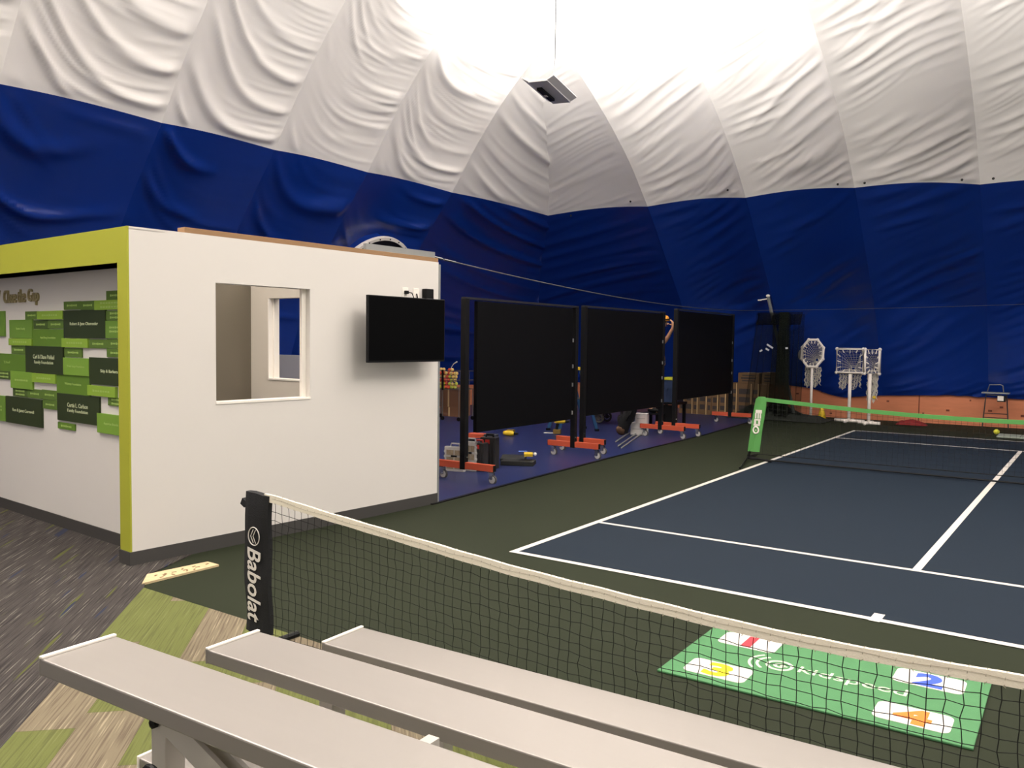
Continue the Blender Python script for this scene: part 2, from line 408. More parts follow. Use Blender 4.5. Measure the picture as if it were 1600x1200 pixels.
# opening lining (white returns and stop)
q = MB()
wbox(q, 1.470, 1.512, 1.10, 1.985, -.085, -.055); wbox(q, .648, 1.512, 1.085, 1.10, -T-.01, .006)
struct(q.build('window_1', M_white))
q = MB(); wbox(q, .0, BL, 0, .1, 0, .008); struct(q.build('baseboard_right', M_base))
# corner steel edge at the far end
q = MB(); wbox(q, BL, BL+.025, 0, BH-.02, -T-.02, .003); struct(q.build('trim_2', M_galv))
# end wall with a second opening, seen through the first
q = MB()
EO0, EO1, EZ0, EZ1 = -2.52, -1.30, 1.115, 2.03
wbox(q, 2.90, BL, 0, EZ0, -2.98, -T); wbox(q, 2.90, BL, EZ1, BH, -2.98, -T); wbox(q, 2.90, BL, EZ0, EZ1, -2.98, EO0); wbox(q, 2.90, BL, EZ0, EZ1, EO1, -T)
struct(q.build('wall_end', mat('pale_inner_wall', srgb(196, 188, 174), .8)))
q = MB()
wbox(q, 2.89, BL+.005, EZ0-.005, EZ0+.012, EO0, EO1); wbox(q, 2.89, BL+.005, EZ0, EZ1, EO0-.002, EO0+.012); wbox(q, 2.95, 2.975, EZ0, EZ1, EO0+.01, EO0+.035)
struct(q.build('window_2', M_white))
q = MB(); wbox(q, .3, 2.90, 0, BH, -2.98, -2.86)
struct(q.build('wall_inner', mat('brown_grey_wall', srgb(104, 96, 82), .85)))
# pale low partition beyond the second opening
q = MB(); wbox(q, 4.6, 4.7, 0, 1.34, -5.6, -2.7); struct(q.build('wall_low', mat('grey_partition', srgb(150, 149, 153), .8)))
# timber plate and steel strip on top
q = MB(); wbox(q, .41, BL, BH+.0, BH+.04, -.10, -.006); struct(q.build('trim_3', M_lumber, bevel=.002))
q = MB(); wbox(q, 2.16, BL, BH+.04, BH+.10, -.09, -.05); struct(q.build('trim_4', M_galv))
# lime green front frame: faces -D, runs along -N
def gf(mb, u0, u1, h0, h1, d0, d1, mi=0):   # u along N (negative = left), d depth behind the face
    return wbox(mb, d0, d1, h0, h1, u0, u1, mi)
q = MB()
gf(q, -.14, 0.0, .1, BH, -.012, 0); gf(q, -4.2, -.14, 2.085, BH, -.012, .0)
gf(q, -4.2, -.14, 2.085, 2.10, 0, .21); gf(q, -.14, -.125, .0, 2.085, 0, .21); gf(q, -4.2, -4.06, .1, 2.085, -.012, .21)
struct(q.build('trim_5', M_lime))
q = MB(); gf(q, -4.2, -.13, 0, 2.2, .21, .26); struct(q.build('wall_front', M_white_wall))
q = MB(); gf(q, -4.2, -.13, 2.085, BH-.01, 0.0, .26); gf(q, -4.2, 0, BH-.02, BH-.012, .0, .26); struct(q.build('wall_header', M_white_wall))
q = MB(); gf(q, -4.06, -.14, 0, .1, .202, .21); gf(q, -.145, 0.008, 0, .1, -.02, .0); struct(q.build('baseboard_front', M_base))
q = MB(); q.prism([(-5.10, 3.10), (-4.93, 2.96), (-4.93, 3.53), (-5.06, 3.53)], .014)
for i in range(14): q.box((random.uniform(-5.03, -4.95), random.uniform(3.08, 3.5), .0148), (.03, .012, .002), Matrix.Rotation(random.random()*3, 3, 'Z'), 1)
tag(q.build('wood_strip', [mat('oriented_strand_board', srgb(190, 170, 132), .85, var=.15, vscale=30), mat('strand_flecks', srgb(120, 98, 70), .9)]), 'short pale wood board lying on the floor along the white wall', 'board')

# donor plaques on the recessed wall (crop coordinates -> wall plane at depth .21)
RP = B0+D*0.21
def on_recess(cx, cy):
    px, py = cx*.25, 400+cy*.25
    d = _fwd*FPX+_R*(px-800)-_U*(py-600); t = (RP-CAMP).dot(D)/d.dot(D); p = CAMP+d*t
    return (p-B0).dot(N), p.z
PL = [
 (-100, 345, 38, 502, 'mid', '', 'mid green plaque with small text lines, alone at the left edge of the wall'),
 (165, 345, 247, 398, 'dk', '', 'small dark green plaque at the left end of the upper stepped row'),
 (247, 343, 407, 398, 'lt', '', 'light green plaque in the upper stepped row, left of the large near-black one'),
 (70, 398, 213, 515, 'mid', 'Toews Family', 'mid green plaque at the upper left corner of the mosaic, above a light strip'),
 (70, 515, 213, 560, 'lt', '', 'light green strip plaque at the left edge, below the upper left mid green one'),
 (217, 400, 307, 457, 'xdk', '', 'small very dark green plaque, left of the pair under the light upper strip'),
 (307, 400, 407, 455, 'dk', '', 'small dark green plaque, right of the pair under the light upper strip'),
 (213, 457, 407, 567, 'md', 'Axel Berg Foundation', 'wide mid-dark green plaque left of the light strip near the middle of the mosaic'),
 (407, 283, 512, 336, 'dk', '', 'small dark green plaque at the left end of the row above the top near-black plaque'),
 (512, 280, 605, 337, 'dk', '', 'small dark green plaque second from left above the top near-black plaque'),
 (605, 275, 800, 337, 'lt', '-', 'light green two-line plaque at the right above the top near-black plaque'),
 (672, 215, 800, 276, 'dk', '', 'dark green plaque standing highest on the donor wall'),
 (410, 337, 672, 515, 'blk', 'Robert & Jane Oberender', 'large near-black plaque highest on the donor wall'),
 (672, 340, 800, 403, 'dk', '-', 'small dark green two-line plaque right of the top near-black plaque'),
 (672, 403, 800, 516, 'mid', '-', 'mid green plaque cut by the green frame right of the top near-black plaque'),
 (400, 515, 563, 573, 'lt', '', 'light green strip plaque right below the top near-black plaque'),
 (565, 520, 678, 578, 'dk', '', 'small dark green plaque under the lower right corner of the top near-black plaque'),
 (678, 518, 800, 578, 'dk', '', 'dark green plaque at the frame, directly under the cut mid green one'),
 (80, 560, 173, 613, 'dk', '', 'small dark green plaque left of the middle near-black plaque'),
 (173, 563, 408, 735, 'blk', 'Carl & Diane Pohlad|Family Foundation', 'large near-black plaque with two lines of text in the middle of the mosaic'),
 (410, 575, 520, 633, 'dk', '', 'small dark green plaque left of the upper bare white gap'),
 (675, 578, 800, 635, 'dk', '', 'dark green plaque right of the upper bare white gap'),
 (-60, 610, 173, 720, 'md', 'TJ Stauff', 'wide mid-dark green plaque at the left edge beside the middle near-black plaque'),
 (410, 637, 570, 747, 'ml', 'Wells Fargo Foundation', 'lighter mid green plaque right of the middle near-black plaque'),
 (572, 637, 830, 810, 'blk', 'Skip & Barbara', 'large near-black plaque cut by the right green frame'),
 (-20, 717, 80, 770, 'xdk', '-', 'small very dark green plaque above the left bare white gap'),
 (80, 722, 215, 830, 'ml', '', 'lighter mid green plaque below the left part of the middle near-black plaque'),
 (215, 735, 363, 793, 'lt', '', 'light green strip plaque above the middle bare white gap'),
 (363, 740, 572, 865, 'md', 'Whitney Foundation', 'wide mid-dark green plaque directly above the lower near-black plaque'),
 (563, 812, 738, 878, 'lt', '', 'light green plaque below the near-black plaque cut by the frame'),
 (88, 828, 180, 880, 'xdk', '-', 'small very dark green two-line plaque right of the left bare white gap'),
 (180, 832, 270, 890, 'dk', '', 'small dark green plaque in the middle of the row under the middle white gap'),
 (270, 838, 368, 898, 'dk', '', 'small dark green plaque at the right end of the row under the middle white gap'),
 (50, 885, 274, 1055, 'blk', 'Ron & Janet Cornwell', 'large near-black plaque at the lower left of the mosaic'),
 (277, 899, 368, 958, 'dk', '', 'small dark green plaque right of the lower left near-black plaque'),
 (370, 867, 633, 1042, 'blk', 'Curtis L. Carlson|Family Foundation', 'large near-black two-line plaque lowest on the donor wall'),
 (683, 885, 800, 940, 'dk', '-', 'dark green two-line plaque at the frame below the light green one'),
 (370, 1043, 477, 1085, 'md', '', 'small mid green plaque hanging lowest, below the lowest near-black plaque'),
 (622, 990, 800, 1115, 'ml', 'Aquarius Brands', 'lighter mid green plaque at the lower right by the green frame'),
 (-60, 868, 45, 1025, 'mid', '-', 'mid green plaque at the left edge beside the lower left near-black plaque'),
]
PC = {'blk': srgb(40, 52, 22), 'xdk': srgb(66, 86, 34), 'dk': srgb(82, 108, 40), 'md': srgb(86, 118, 36), 'mid': srgb(98, 132, 48), 'ml': srgb(112, 148, 52), 'lt': srgb(128, 160, 52)}
M_let = mat('pale_lettering', srgb(196, 204, 164), .7)
M_let2 = mat('soft_lettering', srgb(150, 176, 96), .7)
for i, (x0, y0, x1, y1, shade, txt, lab) in enumerate(PL):
    c0 = on_recess(x0, y0); c1 = on_recess(x1, y1); cbl = on_recess(x0, y1); ctr = on_recess(x1, y0)
    u0 = (c0[0]+cbl[0])/2; u1 = (c1[0]+ctr[0])/2; h1 = (c0[1]+ctr[1])/2; h0 = (c1[1]+cbl[1])/2
    u1 = min(u1, -.16)
    th = {'blk': .016, 'lt': .020, 'ml': .018, 'mid': .014}.get(shade, .010)+.0006*(i % 5)
    cen = B0+D*(.2095)+N*((u0+u1)/2)+Vector((0, 0, (h0+h1)/2))
    t = thing('donor_plaque', lab, 'plaque', cen, 0, 'green donor plaques on the recessed wall')
    loc = lambda uu, hh, dd: N*uu+Vector((0, 0, hh))-D*dd
    W_, H_ = u1-u0-.002, h1-h0-.002
    b = MB(); b.box(loc(0, 0, th/2), (th, H_, W_), MBW); b.build('board', mat('plaque_'+shade, PC[shade], .6), t, bevel=.001)
    lt = MB(); face = loc(0, 0, th)
    if txt and txt != '-':
        rows = txt.split('|')
        for k, rtx in enumerate(rows):
            hh = H_*(.15 if len(rows) > 1 or shade == 'blk' else .16)
            ww = min(W_*(.72 if shade == 'blk' else .78), hh*.62*len(rtx))
            add_text(lt, rtx, tuple(face+Vector((0, 0, ((len(rows)-1)/2-k)*hh*1.45))), tuple(N), (0, 0, 1), ww, hh, .004, .001)
    else:
        nl = 2 if txt == '-' else 1
        if i == 0: nl = 6
        for k in range(nl):
            n_w = 7; wtot = W_*.62
            for j in range(n_w):
                ww = wtot/n_w
                lt.box(face+loc((j-n_w/2+.5)*ww, ((nl-1)/2-k)*.030, .0004), (.0008, .012 if j % 3 else .016, ww*.72), MBW)
    lt.build('lettering', M_let if shade == 'blk' else M_let2, t)
# raised wall lettering, one part per word
a0, a1 = on_recess(30, 250), on_recess(250, 250)
cz = (a0[1]+a1[1])/2; WL = a1[0]-a0[0]
M_gl = mat('grey_letters', srgb(150, 138, 100), .6)
lt = thing('wall_lettering', 'raised grey lettering on the recessed wall above the plaques', 'lettering', B0+D*.2085+N*a0[0]+Vector((0, 0, cz)))
for wd, c_, w_ in (('Close', .19, .37), ('the', .53, .21), ('Gap', .85, .29)):
    b = MB(); add_text(b, wd, tuple(N*(WL*c_)+Vector((0, 0, -.014 if wd == 'Gap' else 0))), tuple(N), (0, 0, 1), WL*w_, .112 if wd != 'Gap' else .14, .008, .016); b.build('word', M_gl, lt)
b = MB(); b.beam(N*(-.13)+Vector((0, 0, -.05))-D*.006, N*(-.09)+Vector((0, 0, .06))-D*.006, .014, .012); b.build('stroke', M_gl, lt)

# tv and its wiring
tvc = bw(2.42, 1.67, .2)
t = thing('television', 'flat black television mounted on the right end of the white wall', 'television', tvc)
b = MB(); wl = lambda s, h, o: D*s+Vector((0, 0, h))+N*o
b.box(wl(0, 0, 0), (.945, .575, .03), MBW); b.build('casing', M_black, t, bevel=.004)
b = MB(); b.box(wl(0, .004, .0155), (.925, .548, .003), MBW); b.build('screen', M_screen, t)
b = MB(); b.box(wl(0, 0, -.035), (.5, .32, .04), MBW); b.build('back_cover', M_black, t, bevel=.01)
b = MB(); b.box(wl(0, 0, -.186), (.3, .24, .02), MBW); b.beam(wl(-.05, 0, -.19), wl(-.05, 0, -.05), .04, .05); b.beam(wl(.05, 0, -.19), wl(.05, 0, -.05), .04, .05); b.build('wall_bracket', M_black, t)
for s_, lab, plug in ((2.585, 'white wall socket with a black plug above the television, left of the pair', 1), (2.725, 'white wall plate with a thin black cable above the television, right of the pair', 0)):
    t = thing('wall_socket', lab, 'socket', bw(s_, 2.0, 0), 0, 'wall plates above the television')
    b = MB(); b.box(wl(0, 0, .003), (.075, .12, .006), MBW); b.build('cover_plate', M_white, t, bevel=.002)
    b = MB()
    if plug:
        b.box(wl(0, .015, .02), (.032, .03, .03), MBW); b.build('plug', M_black, t)
        b = MB(); b.tube([wl(.01, .015, .03), wl(.04, .01, .05), wl(.07, -.04, .05), wl(.075, -.1, .03)], .005, 6)
        b.box(wl(.0, -.06, .02), (.045, .06, .03), MBW); b.build('cable', M_black, t)
    else:
        b.tube([wl(0, .01, .012), wl(0, -.05, .03), wl(.01, -.12, .03)], .006, 6); b.build('cable', M_black, t)
t = thing('adapter_box', 'small black adapter box on the wall above the right corner of the television', 'adapter', bw(2.855, 1.985, 0))
b = MB(); b.box(wl(0, 0, .03), (.10, .15, .06), MBW); b.build('housing', M_black, t, bevel=.006)
b = MB(); b.tube([wl(-.05, -.02, .03), wl(-.085, -.03, .03)], .012, 8); b.tube([wl(-.08, -.03, .03), wl(-.13, -.10, .03)], .004, 6); b.build('cable', M_black, t)

# ------------------------------------------------------------------ hanging uplight
t = thing('uplight_fixture', 'grey metal uplight tray hanging below the bright patch of ceiling', 'light fixture', LAMP)
M_fix = mat('grey_fixture_metal', srgb(236, 234, 234), .45)
rot = Matrix.Rotation(math.radians(-75.8), 3, 'Z')
b = MB()
b.box(rot @ Vector((0, 0, 0)), (1.04, .26, .03), rot)
b.box(rot @ Vector((0, .17, .028)), (1.04, .11, .02), rot @ Matrix.Rotation(math.radians(28), 3, 'X')); b.box(rot @ Vector((0, -.17, .028)), (1.04, .11, .02), rot @ Matrix.Rotation(math.radians(-28), 3, 'X'))
b.build('tray', M_fix, t, bevel=.004)
b = MB(); b.box(rot @ Vector((.0, -.06, -.03)), (.56, .07, .04), rot); b.build('gear_box', M_black, t, bevel=.004)
b = MB(); b.box(rot @ Vector((.0, -.06, -.052)), (.08, .04, .006), rot); b.build('rating_plate', M_white, t)
b = MB(); b.lathe([(.20, 0), (.20, .03), (.16, .035)], 20, (0, 0, .045)); b.build('lamp_lens', mat('lit_lens', (1, .95, .86, 1), .4, emit=((1, .94, .84, 1), 30)), t)
b = MB(); hk = rot @ Vector((-.34, -.05, .05)); b.tube([hk, hk+Vector((-.04, 0, .10)), hk+Vector((0, 0, .5)), hk+Vector((.01, 0, 2.4))], .008, 6); b.build('suspension_cable', M_black, t)
b = MB(); b.tube([rot @ Vector((-.46, .14, .03)), hk+Vector((-.04, 0, .12))], .006, 6); b.tube([rot @ Vector((-.46, -.16, .03)), hk+Vector((-.04, 0, .12))], .006, 6); b.build('hanger_wire', M_wire, t)

# small rivets in the white band just above the colour change
M_riv = mat('rivet_black', srgb(40, 38, 38), .5)
for (px, py, ax_) in ((51, 127, 'L'), (279, 185, 'L'), (231, 176, 'L'), (425, 219, 'L'), (1137, 297, 'R'), (1309, 288, 'R'), (1351, 286, 'R'), (1503, 281, 'R'), (1552, 279, 'R'), (1175, 295, 'R'), (892, 337, 'R'), (985, 315, 'R')):
    p = at(px, py, 0, XB+3.05-.05) if ax_ == 'L' else at(px, py, 1, YB-3.05-.05)
    b = MB(); b.sphere(p, .022, 8); struct(b.build('trim_6', M_riv))

# round port with bolted ring on the left wall
pc = Vector((-11.48, 11.62, 2.63))
t = thing('round_port', 'round port with a white bolted ring in the blue fabric, rising behind the white wall', 'port', pc)
v_ = Vector((.48, 0, .877)).normalized(); u_ = Vector((0, 1, 0)); nrm = u_.cross(v_).normalized(); RM = Matrix((v_*-1, u_, nrm)).transposed(); r_ = 1.0
ring = MB()
for k in range(48):
    a, a2 = k*2*math.pi/48, (k+1)*2*math.pi/48
    P = []
    for an in (a, a2):
        e_ = u_*math.cos(an)+v_*math.sin(an)
        P += [e_*r_+nrm*.05, e_*(r_-.06)+nrm*.05, e_*(r_-.06)-nrm*.02, e_*r_-nrm*.02]
    ring.add(P, [(0, 1, 5, 4), (1, 2, 6, 5), (2, 3, 7, 6), (3, 0, 4, 7)])
ring.build('ring', M_white, t)
b = MB(); b.lathe([(r_-.004, -.45), (r_-.004, -.02), (r_-.05, -.02), (r_-.05, -.45)], 40, (0, 0, 0), RM); b.build('fabric_collar', M_fab_b, t)
for k in range(24):
    a = k*2*math.pi/24; bl_ = MB(); bl_.lathe([(.013, 0), (.013, .012), (.006, .016)], 8, (u_*math.cos(a)+v_*math.sin(a))*(r_-.03)+nrm*.05, RM); bl_.build('bolt', M_black, t)
b = MB(); b.lathe([(r_-.062, -.7), (r_-.062, -.03)], 40, (0, 0, 0), RM); b.build('duct', mat('dark_duct', srgb(10, 12, 24), .8), t)

# ------------------------------------------------------------------ rolling panels
def caster(par, loc, flip):
    b = MB(); b.box((0, 0, .128), (.06, .05, .008)); b.box((.018*flip, -.022, .09), (.045, .004, .075)); b.box((.018*flip, .022, .09), (.045, .004, .075)); b.lathe([(.018, .115), (.02, .128)], 10)
    o = b.build('caster', M_chrome, par); o.location = loc
    b = MB(); b.lathe([(.036, -.014), (.05, -.011), (.05, .011), (.036, .014)], 18, (.03*flip, 0, .05), Matrix.Rotation(math.pi/2, 3, 'X')); b.build('wheel', mat('caster_wheel', srgb(70, 68, 68), .6), o)
    b = MB(); b.lathe([(.040, -.017), (.040, .017)], 16, (.03*flip, 0, .05), Matrix.Rotation(math.pi/2, 3, 'X')); b.build('hub', M_rubber, o)
def rolling_panel(a, b_, label, foots, pan=(.17, .0), z0=.54, z1=2.06, gap=True):
    a, b_ = Vector((*a, 0)), Vector((*b_, 0)); d = (b_-a); L = d.length; rz = math.atan2(d.y, d.x)-math.pi/2
    t = thing('rolling_panel', label, 'rolling panel', a, rz, 'black panels on orange wheeled feet')   # local +Y along the panel
    for yy, fo in ((0, foots[0]), (L, foots[1])):
        m = MB(); m.box((fo, yy, .175), (.80, .055, .075)); m.box((fo+.402, yy, .175), (.008, .05, .07), mi=1); m.box((fo-.402, yy, .175), (.008, .05, .07), mi=1)
        m.build('foot', [M_orange, M_black], t, bevel=.003)
        for sx in (-.34, .35): caster(t, (fo+sx, yy, .0), 1 if sx > 0 else 1)
        m = MB(); m.box((0, yy, (z1+.13)/2), (.07, .07, z1-.13)); m.build('post', M_black, t, bevel=.004)
        m = MB(); m.lathe([(.014, 0), (.014, .012)], 8, (.035, yy, .27), Matrix.Rotation(math.pi/2, 3, 'Y')); m.build('bolt', M_chrome, t)
    m = MB(); m.box((0, (pan[0]+L-pan[1])/2, (z0+z1)/2-.01), (.05, L-pan[0]-pan[1], z1-z0-.02)); m.build('panel', M_blackp, t, bevel=.003)
    m = MB(); m.box((0, L/2, z1+.005), (.06, L+.07, .025)); m.build('top_rail', mat('dark_rail', srgb(48, 48, 52), .4, metal=.4), t)
    for zz in (.62, 1.0, 1.25, 1.6):
        m = MB(); m.box((.02, L-pan[1]+.01, zz), (.03, .02, .05)); m.build('panel_clip', M_galv, t)
    return t
rolling_panel((-5.83, 7.39), (-5.87, 9.86), 'large black rolling panel nearest the white wall, on orange wheeled feet', (.02, .0), pan=(.20, .11), z0=.53, z1=2.05)
rolling_panel((-6.02, 10.36), (-5.97, 12.86), 'black rolling panel in the middle of the row of three', (-.03, .03), pan=(.06, .05), z0=.52, z1=2.08)
rolling_panel((-5.95, 13.36), (-6.0, 16.16), 'black rolling panel at the far end of the row, before the cardboard boxes', (.06, .03), pan=(.06, .06), z0=.60, z1=2.15)

# ------------------------------------------------------------------ near net
NY = 2.68
ptl, ptr = at(386, 770, 1, NY), at(422, 780, 1, NY)
pbl, pbr = at(383, 990, 1, NY), at(413, 990, 1, NY)
SX = (ptl.x+ptr.x)/2; SW = ptr.x-ptl.x; NH = ptl.z
t = thing('tennis_net', 'black tennis net with a cream top band and black sleeve, behind the bleacher', 'tennis net', (SX, NY, 0))
NL = 5.75
_tx = [at(px, py, 1, NY) for px, py in ((424, 772), (500, 797), (600, 826), (800, 884), (1000, 934), (1200, 982), (1400, 1021), (1600, 1055))]
_zx = [p.x-SX for p in _tx]+[3.9, 4.6, 5.2, 5.75]; _zz = [p.z for p in _tx]+[_tx[-1].z+.012, _tx[-1].z+.05, _tx[-1].z+.09, _tx[0].z]
zt = lambda x: float(np.interp(x, _zx, _zz))
b = MB()
nz = 13; V = []; F = []
for i in range(nz):
    f = i/(nz-1); z = .10+(NH-.10+.012)*f; wv = SW*(.5-.03*math.sin(f*9)*.5); ox = .006*math.sin(f*7+1); oy = .004*math.sin(f*13)
    for k, (sx, sy) in enumerate(((-1, -.6), (-.6, -1), (0, -1.12), (.6, -1), (1, -.6), (1, .6), (.6, 1), (-.6, 1), (-1, .6))):
        V.append((ox+sx*wv, oy+sy*.022, z-(.008 if sx > 0 and i == nz-1 else 0)))
n_ = 9
for i in range(nz-1):
    for k in range(n_): F.append((i*n_+k, i*n_+(k+1) % n_, (i+1)*n_+(k+1) % n_, (i+1)*n_+k))
F += [tuple(range(n_))[::-1], tuple((nz-1)*n_+k for k in range(n_))]
b.add(V, F); b.box((-SW*.5-.012, 0, NH-.05), (.035, .03, .035), Matrix.Rotation(.5, 3, 'Y'))
slv = b.build('sleeve', M_blackcloth, t, smooth=False)
M_print = mat('white_print', srgb(214, 208, 200), .7)
b = MB(); add_text(b, 'Babolat', (.0, -.0285, NH-.455), (0, 0, -1), (1, 0, 0), .365, SW*.56, .012, .0015, shear=.05); b.build('lettering', M_print, slv)
b = MB(); cz = NH-.205
b.tube([(.042*math.cos(k*math.pi/16), -.029, cz+.045*math.sin(k*math.pi/16)) for k in range(32)], .0028, 6, closed=True)
for k, xo in enumerate((-.010, .008)): b.tube([(xo-.014+.02*abs(j-3)/3, -.029, cz+.034*(j-3)/3) for j in range(7)], .0022, 5)
b.build('emblem', M_print, slv)
b = MB(); b.tube([(0, 0, .02), (0, 0, NH-.02)], .016, 10); b.tube([(NL, 0, .02), (NL, 0, NH-.02)], .016, 10); b.build('pole', M_black, t)
for xx in (0.0, NL):
    b = MB(); b.tube([(xx, -.25, .02), (xx, .25, .02)], .017, 10); b.build('foot', M_black, t)
b = MB(); b.tube([(0, .02, .03), (NL, .02, .03)], .012, 8); b.build('ground_bar', M_black, t)
b = MB(); xs = [SW*.3+i*(NL-SW*.6)/80 for i in range(81)]
V = []; F = []
for i, x in enumerate(xs):
    z = (zt(x-.12)+zt(x)+zt(x+.12))/3+.0012*math.sin(i*1.7)
    V += [(x, -.007, z), (x, .007, z), (x, .008, z-.038), (x, -.008, z-.038)]
for i in range(80):
    for k in range(4): F.append((i*4+k, i*4+(k+1) % 4, i*4+4+(k+1) % 4, i*4+4+k))
b.add(V, F); band = b.build('top_band', M_cream, t)
b = MB(); cell = .047; nc = int((NL-SW)/cell)
for i in range(nc):
    x = SW*.5+(i+1)*cell; b.tube([(x+.004*math.sin(j*2+i), -.009, zt(x)-.034-.004*j) for j in range(3)], .0012, 4)
    b.tube([(x-.5*cell, -.0085, zt(x)-.016+.003*math.sin(i)), (x+.5*cell, -.0085, zt(x+cell)-.016+.003*math.sin(i+1))], .0008, 3)
    b.tube([(x, -.0085, zt(x)-.02), (x+.004, -.003, zt(x)+.004), (x+.009, .003, zt(x)+.002)], .0010, 3)
b.build('stitching', mat('grey_stitching', srgb(150, 142, 124), .9), band)
b = MB(); nr = 15
jx = rng.normal(0, .0028, (nc+1, nr+1)); jz = rng.normal(0, .0024, (nc+1, nr+1))
jz += .008*np.sin(np.arange(nc+1)/7.0)[:, None]*np.linspace(0, 1, nr+1)[None, :]
def nd(i, j):
    x = SW*.45+i*cell+(jx[i, j] if j else 0); top = zt(SW*.45+i*cell)-.038
    return (x, .004*math.sin(i*.35+j*.6), top-(top-.06)*j/nr+jz[i, j])
for i in range(nc+1): b.tube([nd(i, j) for j in range(nr+1)], .00145, 4)
for j in range(1, nr+1): b.tube([nd(i, j) for i in range(nc+1)], .00135, 4)
b.build('net_mesh', M_cord, t)

# ------------------------------------------------------------------ far green net
t = thing('tennis_net', 'low net with a lime green top band and green sleeve across the blue court', 'tennis net', (-3.78, 11.1, 0))
b = MB(); zt2 = lambda x: .875-.125*math.sin(math.pi*min(1, max(0, x/5.6)))
V = []; F = []
secs = ((.13, 0.0, .078), (.25, .012, .079), (.45, .035, .077), (.6, .055, .079), (.75, .075, .078), (.84, .086, .072), (.875, .092, .045))
for (z, ox, hw) in secs:
    for sx, sy in ((-1, -.5), (0, -1.1), (1, -.5), (1, .5), (0, 1.1), (-1, .5)): V.append((ox+sx*hw, sy*.022, z))
for i in range(len(secs)-1):
    for k in range(6): F.append((i*6+k, i*6+(k+1) % 6, i*6+6+(k+1) % 6, i*6+6+k))
F += [tuple(range(6))[::-1], tuple((len(secs)-1)*6+k for k in range(6))]
b.add(V, F); slv = b.build('sleeve', M_green_cloth, t)
b = MB()
sl = lambda z: .035+(z-.45)*.13
def blk(z, w_, h_, dx=0, mi=0): b.box((sl(z)+dx, -.027, z), (w_, .004, h_), mi=mi)
blk(.675, .085, .045); blk(.62, .02, .075, -.032); blk(.62, .018, .075, 0); blk(.62, .02, .075, .03)
blk(.565, .085, .02); blk(.53, .028, .06, -.028); blk(.53, .028, .06, .028); blk(.495, .085, .025)
b.tube([(sl(.42)+.036*math.cos(k*math.pi/8), -.028, .425+.045*math.sin(k*math.pi/8)) for k in range(16)], .011, 6, closed=True); b.box((sl(.425), -.027, .425), (.014, .004, .014))
b.build('lettering', M_white, slv)
b = MB(); b.tube([(-.075, 0, .05), (-.03, 0, .2), (.06, 0, .86)], .017, 8); b.tube([(5.6, 0, .05), (5.5, 0, .86)], .017, 8); b.build('pole', M_black, t)
for lab_, P in (('f', [(-.075, 0, .05), (.12, -.85, .015)]), ('b', [(-.075, 0, .05), (-.15, .55, .015)]), ('r', [(-.075, 0, .05), (.25, -.02, .02)])):
    b = MB(); b.tube(P, .014, 8); b.build('foot', M_black, t)
b = MB(); b.tube([(-.07, -.01, .03), (5.6, -.01, .03)], .011, 8); b.build('ground_bar', M_black, t)
b = MB(); V = []; F = []
for i in range(61):
    x = .1+i*5.4/60; z = zt2(x); V += [(x, -.01, z+.002*math.sin(i)), (x, .01, z), (x, .01, z-.05), (x, -.01, z-.05)]
for i in range(60):
    for k in range(4): F.append((i*4+k, i*4+(k+1) % 4, i*4+4+(k+1) % 4, i*4+4+k))
b.add(V, F); b.build('top_band', M_green_cloth, t)
b = MB()
c2 = .062; n2c = int(5.4/c2)
for i in range(n2c): x = .12+i*c2; b.tube([(x, 0, zt2(x)-.05), (x+.002, .002, .4), (x, 0, .10)], .0016, 3)
for j in range(12): b.tube([(.12+i*.27, 0, .10+(zt2(.12+i*.27)-.15)*j/11.5) for i in range(21)], .0014, 3)
b.tube([(.05, 0, .10), (5.5, 0, .10)], .006, 5)
b.build('net_mesh', M_cord, t)

# ------------------------------------------------------------------ target mat
t = thing('target_mat', 'bright green mat with four numbered white fields on the dark court', 'mat', (-1.02, 4.055, 0.0), math.radians(.7))
M_gmat = mat('green_mat', srgb(70, 120, 77), .85, var=.10, vscale=14, bump=.2, bscale=180)
b = MB(); b.box((0, 0, .006), (1.34, .80, .010)); b.build('mat_sheet', M_gmat, t, bevel=.003)
def rrect(cx, cy, w_, h_, r):
    P = []
    for sx, sy, a0 in ((1, 1, 0), (-1, 1, 90), (-1, -1, 180), (1, -1, 270)):
        for k in range(6):
            an = math.radians(a0+k*18); P.append((cx+sx*(w_/2-r)+r*math.cos(an), cy+sy*(h_/2-r)+r*math.sin(an)))
    return P
for cx, cy, dg, c in ((-.427, .230, '1', srgb(206, 52, 62)), (.427, .230, '2', srgb(58, 86, 190)), (-.427, -.232, '3', srgb(246, 206, 28)), (.427, -.232, '4', srgb(240, 118, 44))):
    b = MB(); b.prism(rrect(cx, cy, .30, .19, .035), .0015, Matrix.Translation((0, 0, .011)))
    f_ = b.build('number_field', mat('off_white_print', srgb(200, 194, 186), .8), t)
    b = MB(); add_text(b, dg if dg != '1' else 'I', (cx+.0, cy, .0125), (1, 0, 0), (0, 1, 0), {'1': .05, '4': .15}.get(dg, .125), .165, .05, .001)
    b.build('number', mat('number_'+dg, c, .8), f_)
b = MB(); add_text(b, 'kidspeed', (.128, .0, .011), (1, 0, 0), (0, 1, 0), .48, .105, .003, .0012)
gx, gy = -.203, 0.0
def arc(cx, cy, r0, r1, a0, a1, n=16):
    V = []; F = []
    for k in range(n+1):
        an = math.radians(a0+(a1-a0)*k/n)
        for r in (r0, r1):
            for z in (.011, .0122): V.append((cx+r*math.cos(an), cy+r*math.sin(an), z))
    for k in range(n):
        o_ = k*4; F += [(o_+1, o_+3, o_+7, o_+5), (o_, o_+4, o_+6, o_+2), (o_, o_+1, o_+5, o_+4), (o_+2, o_+6, o_+7, o_+3)]
    b.add(V, F)
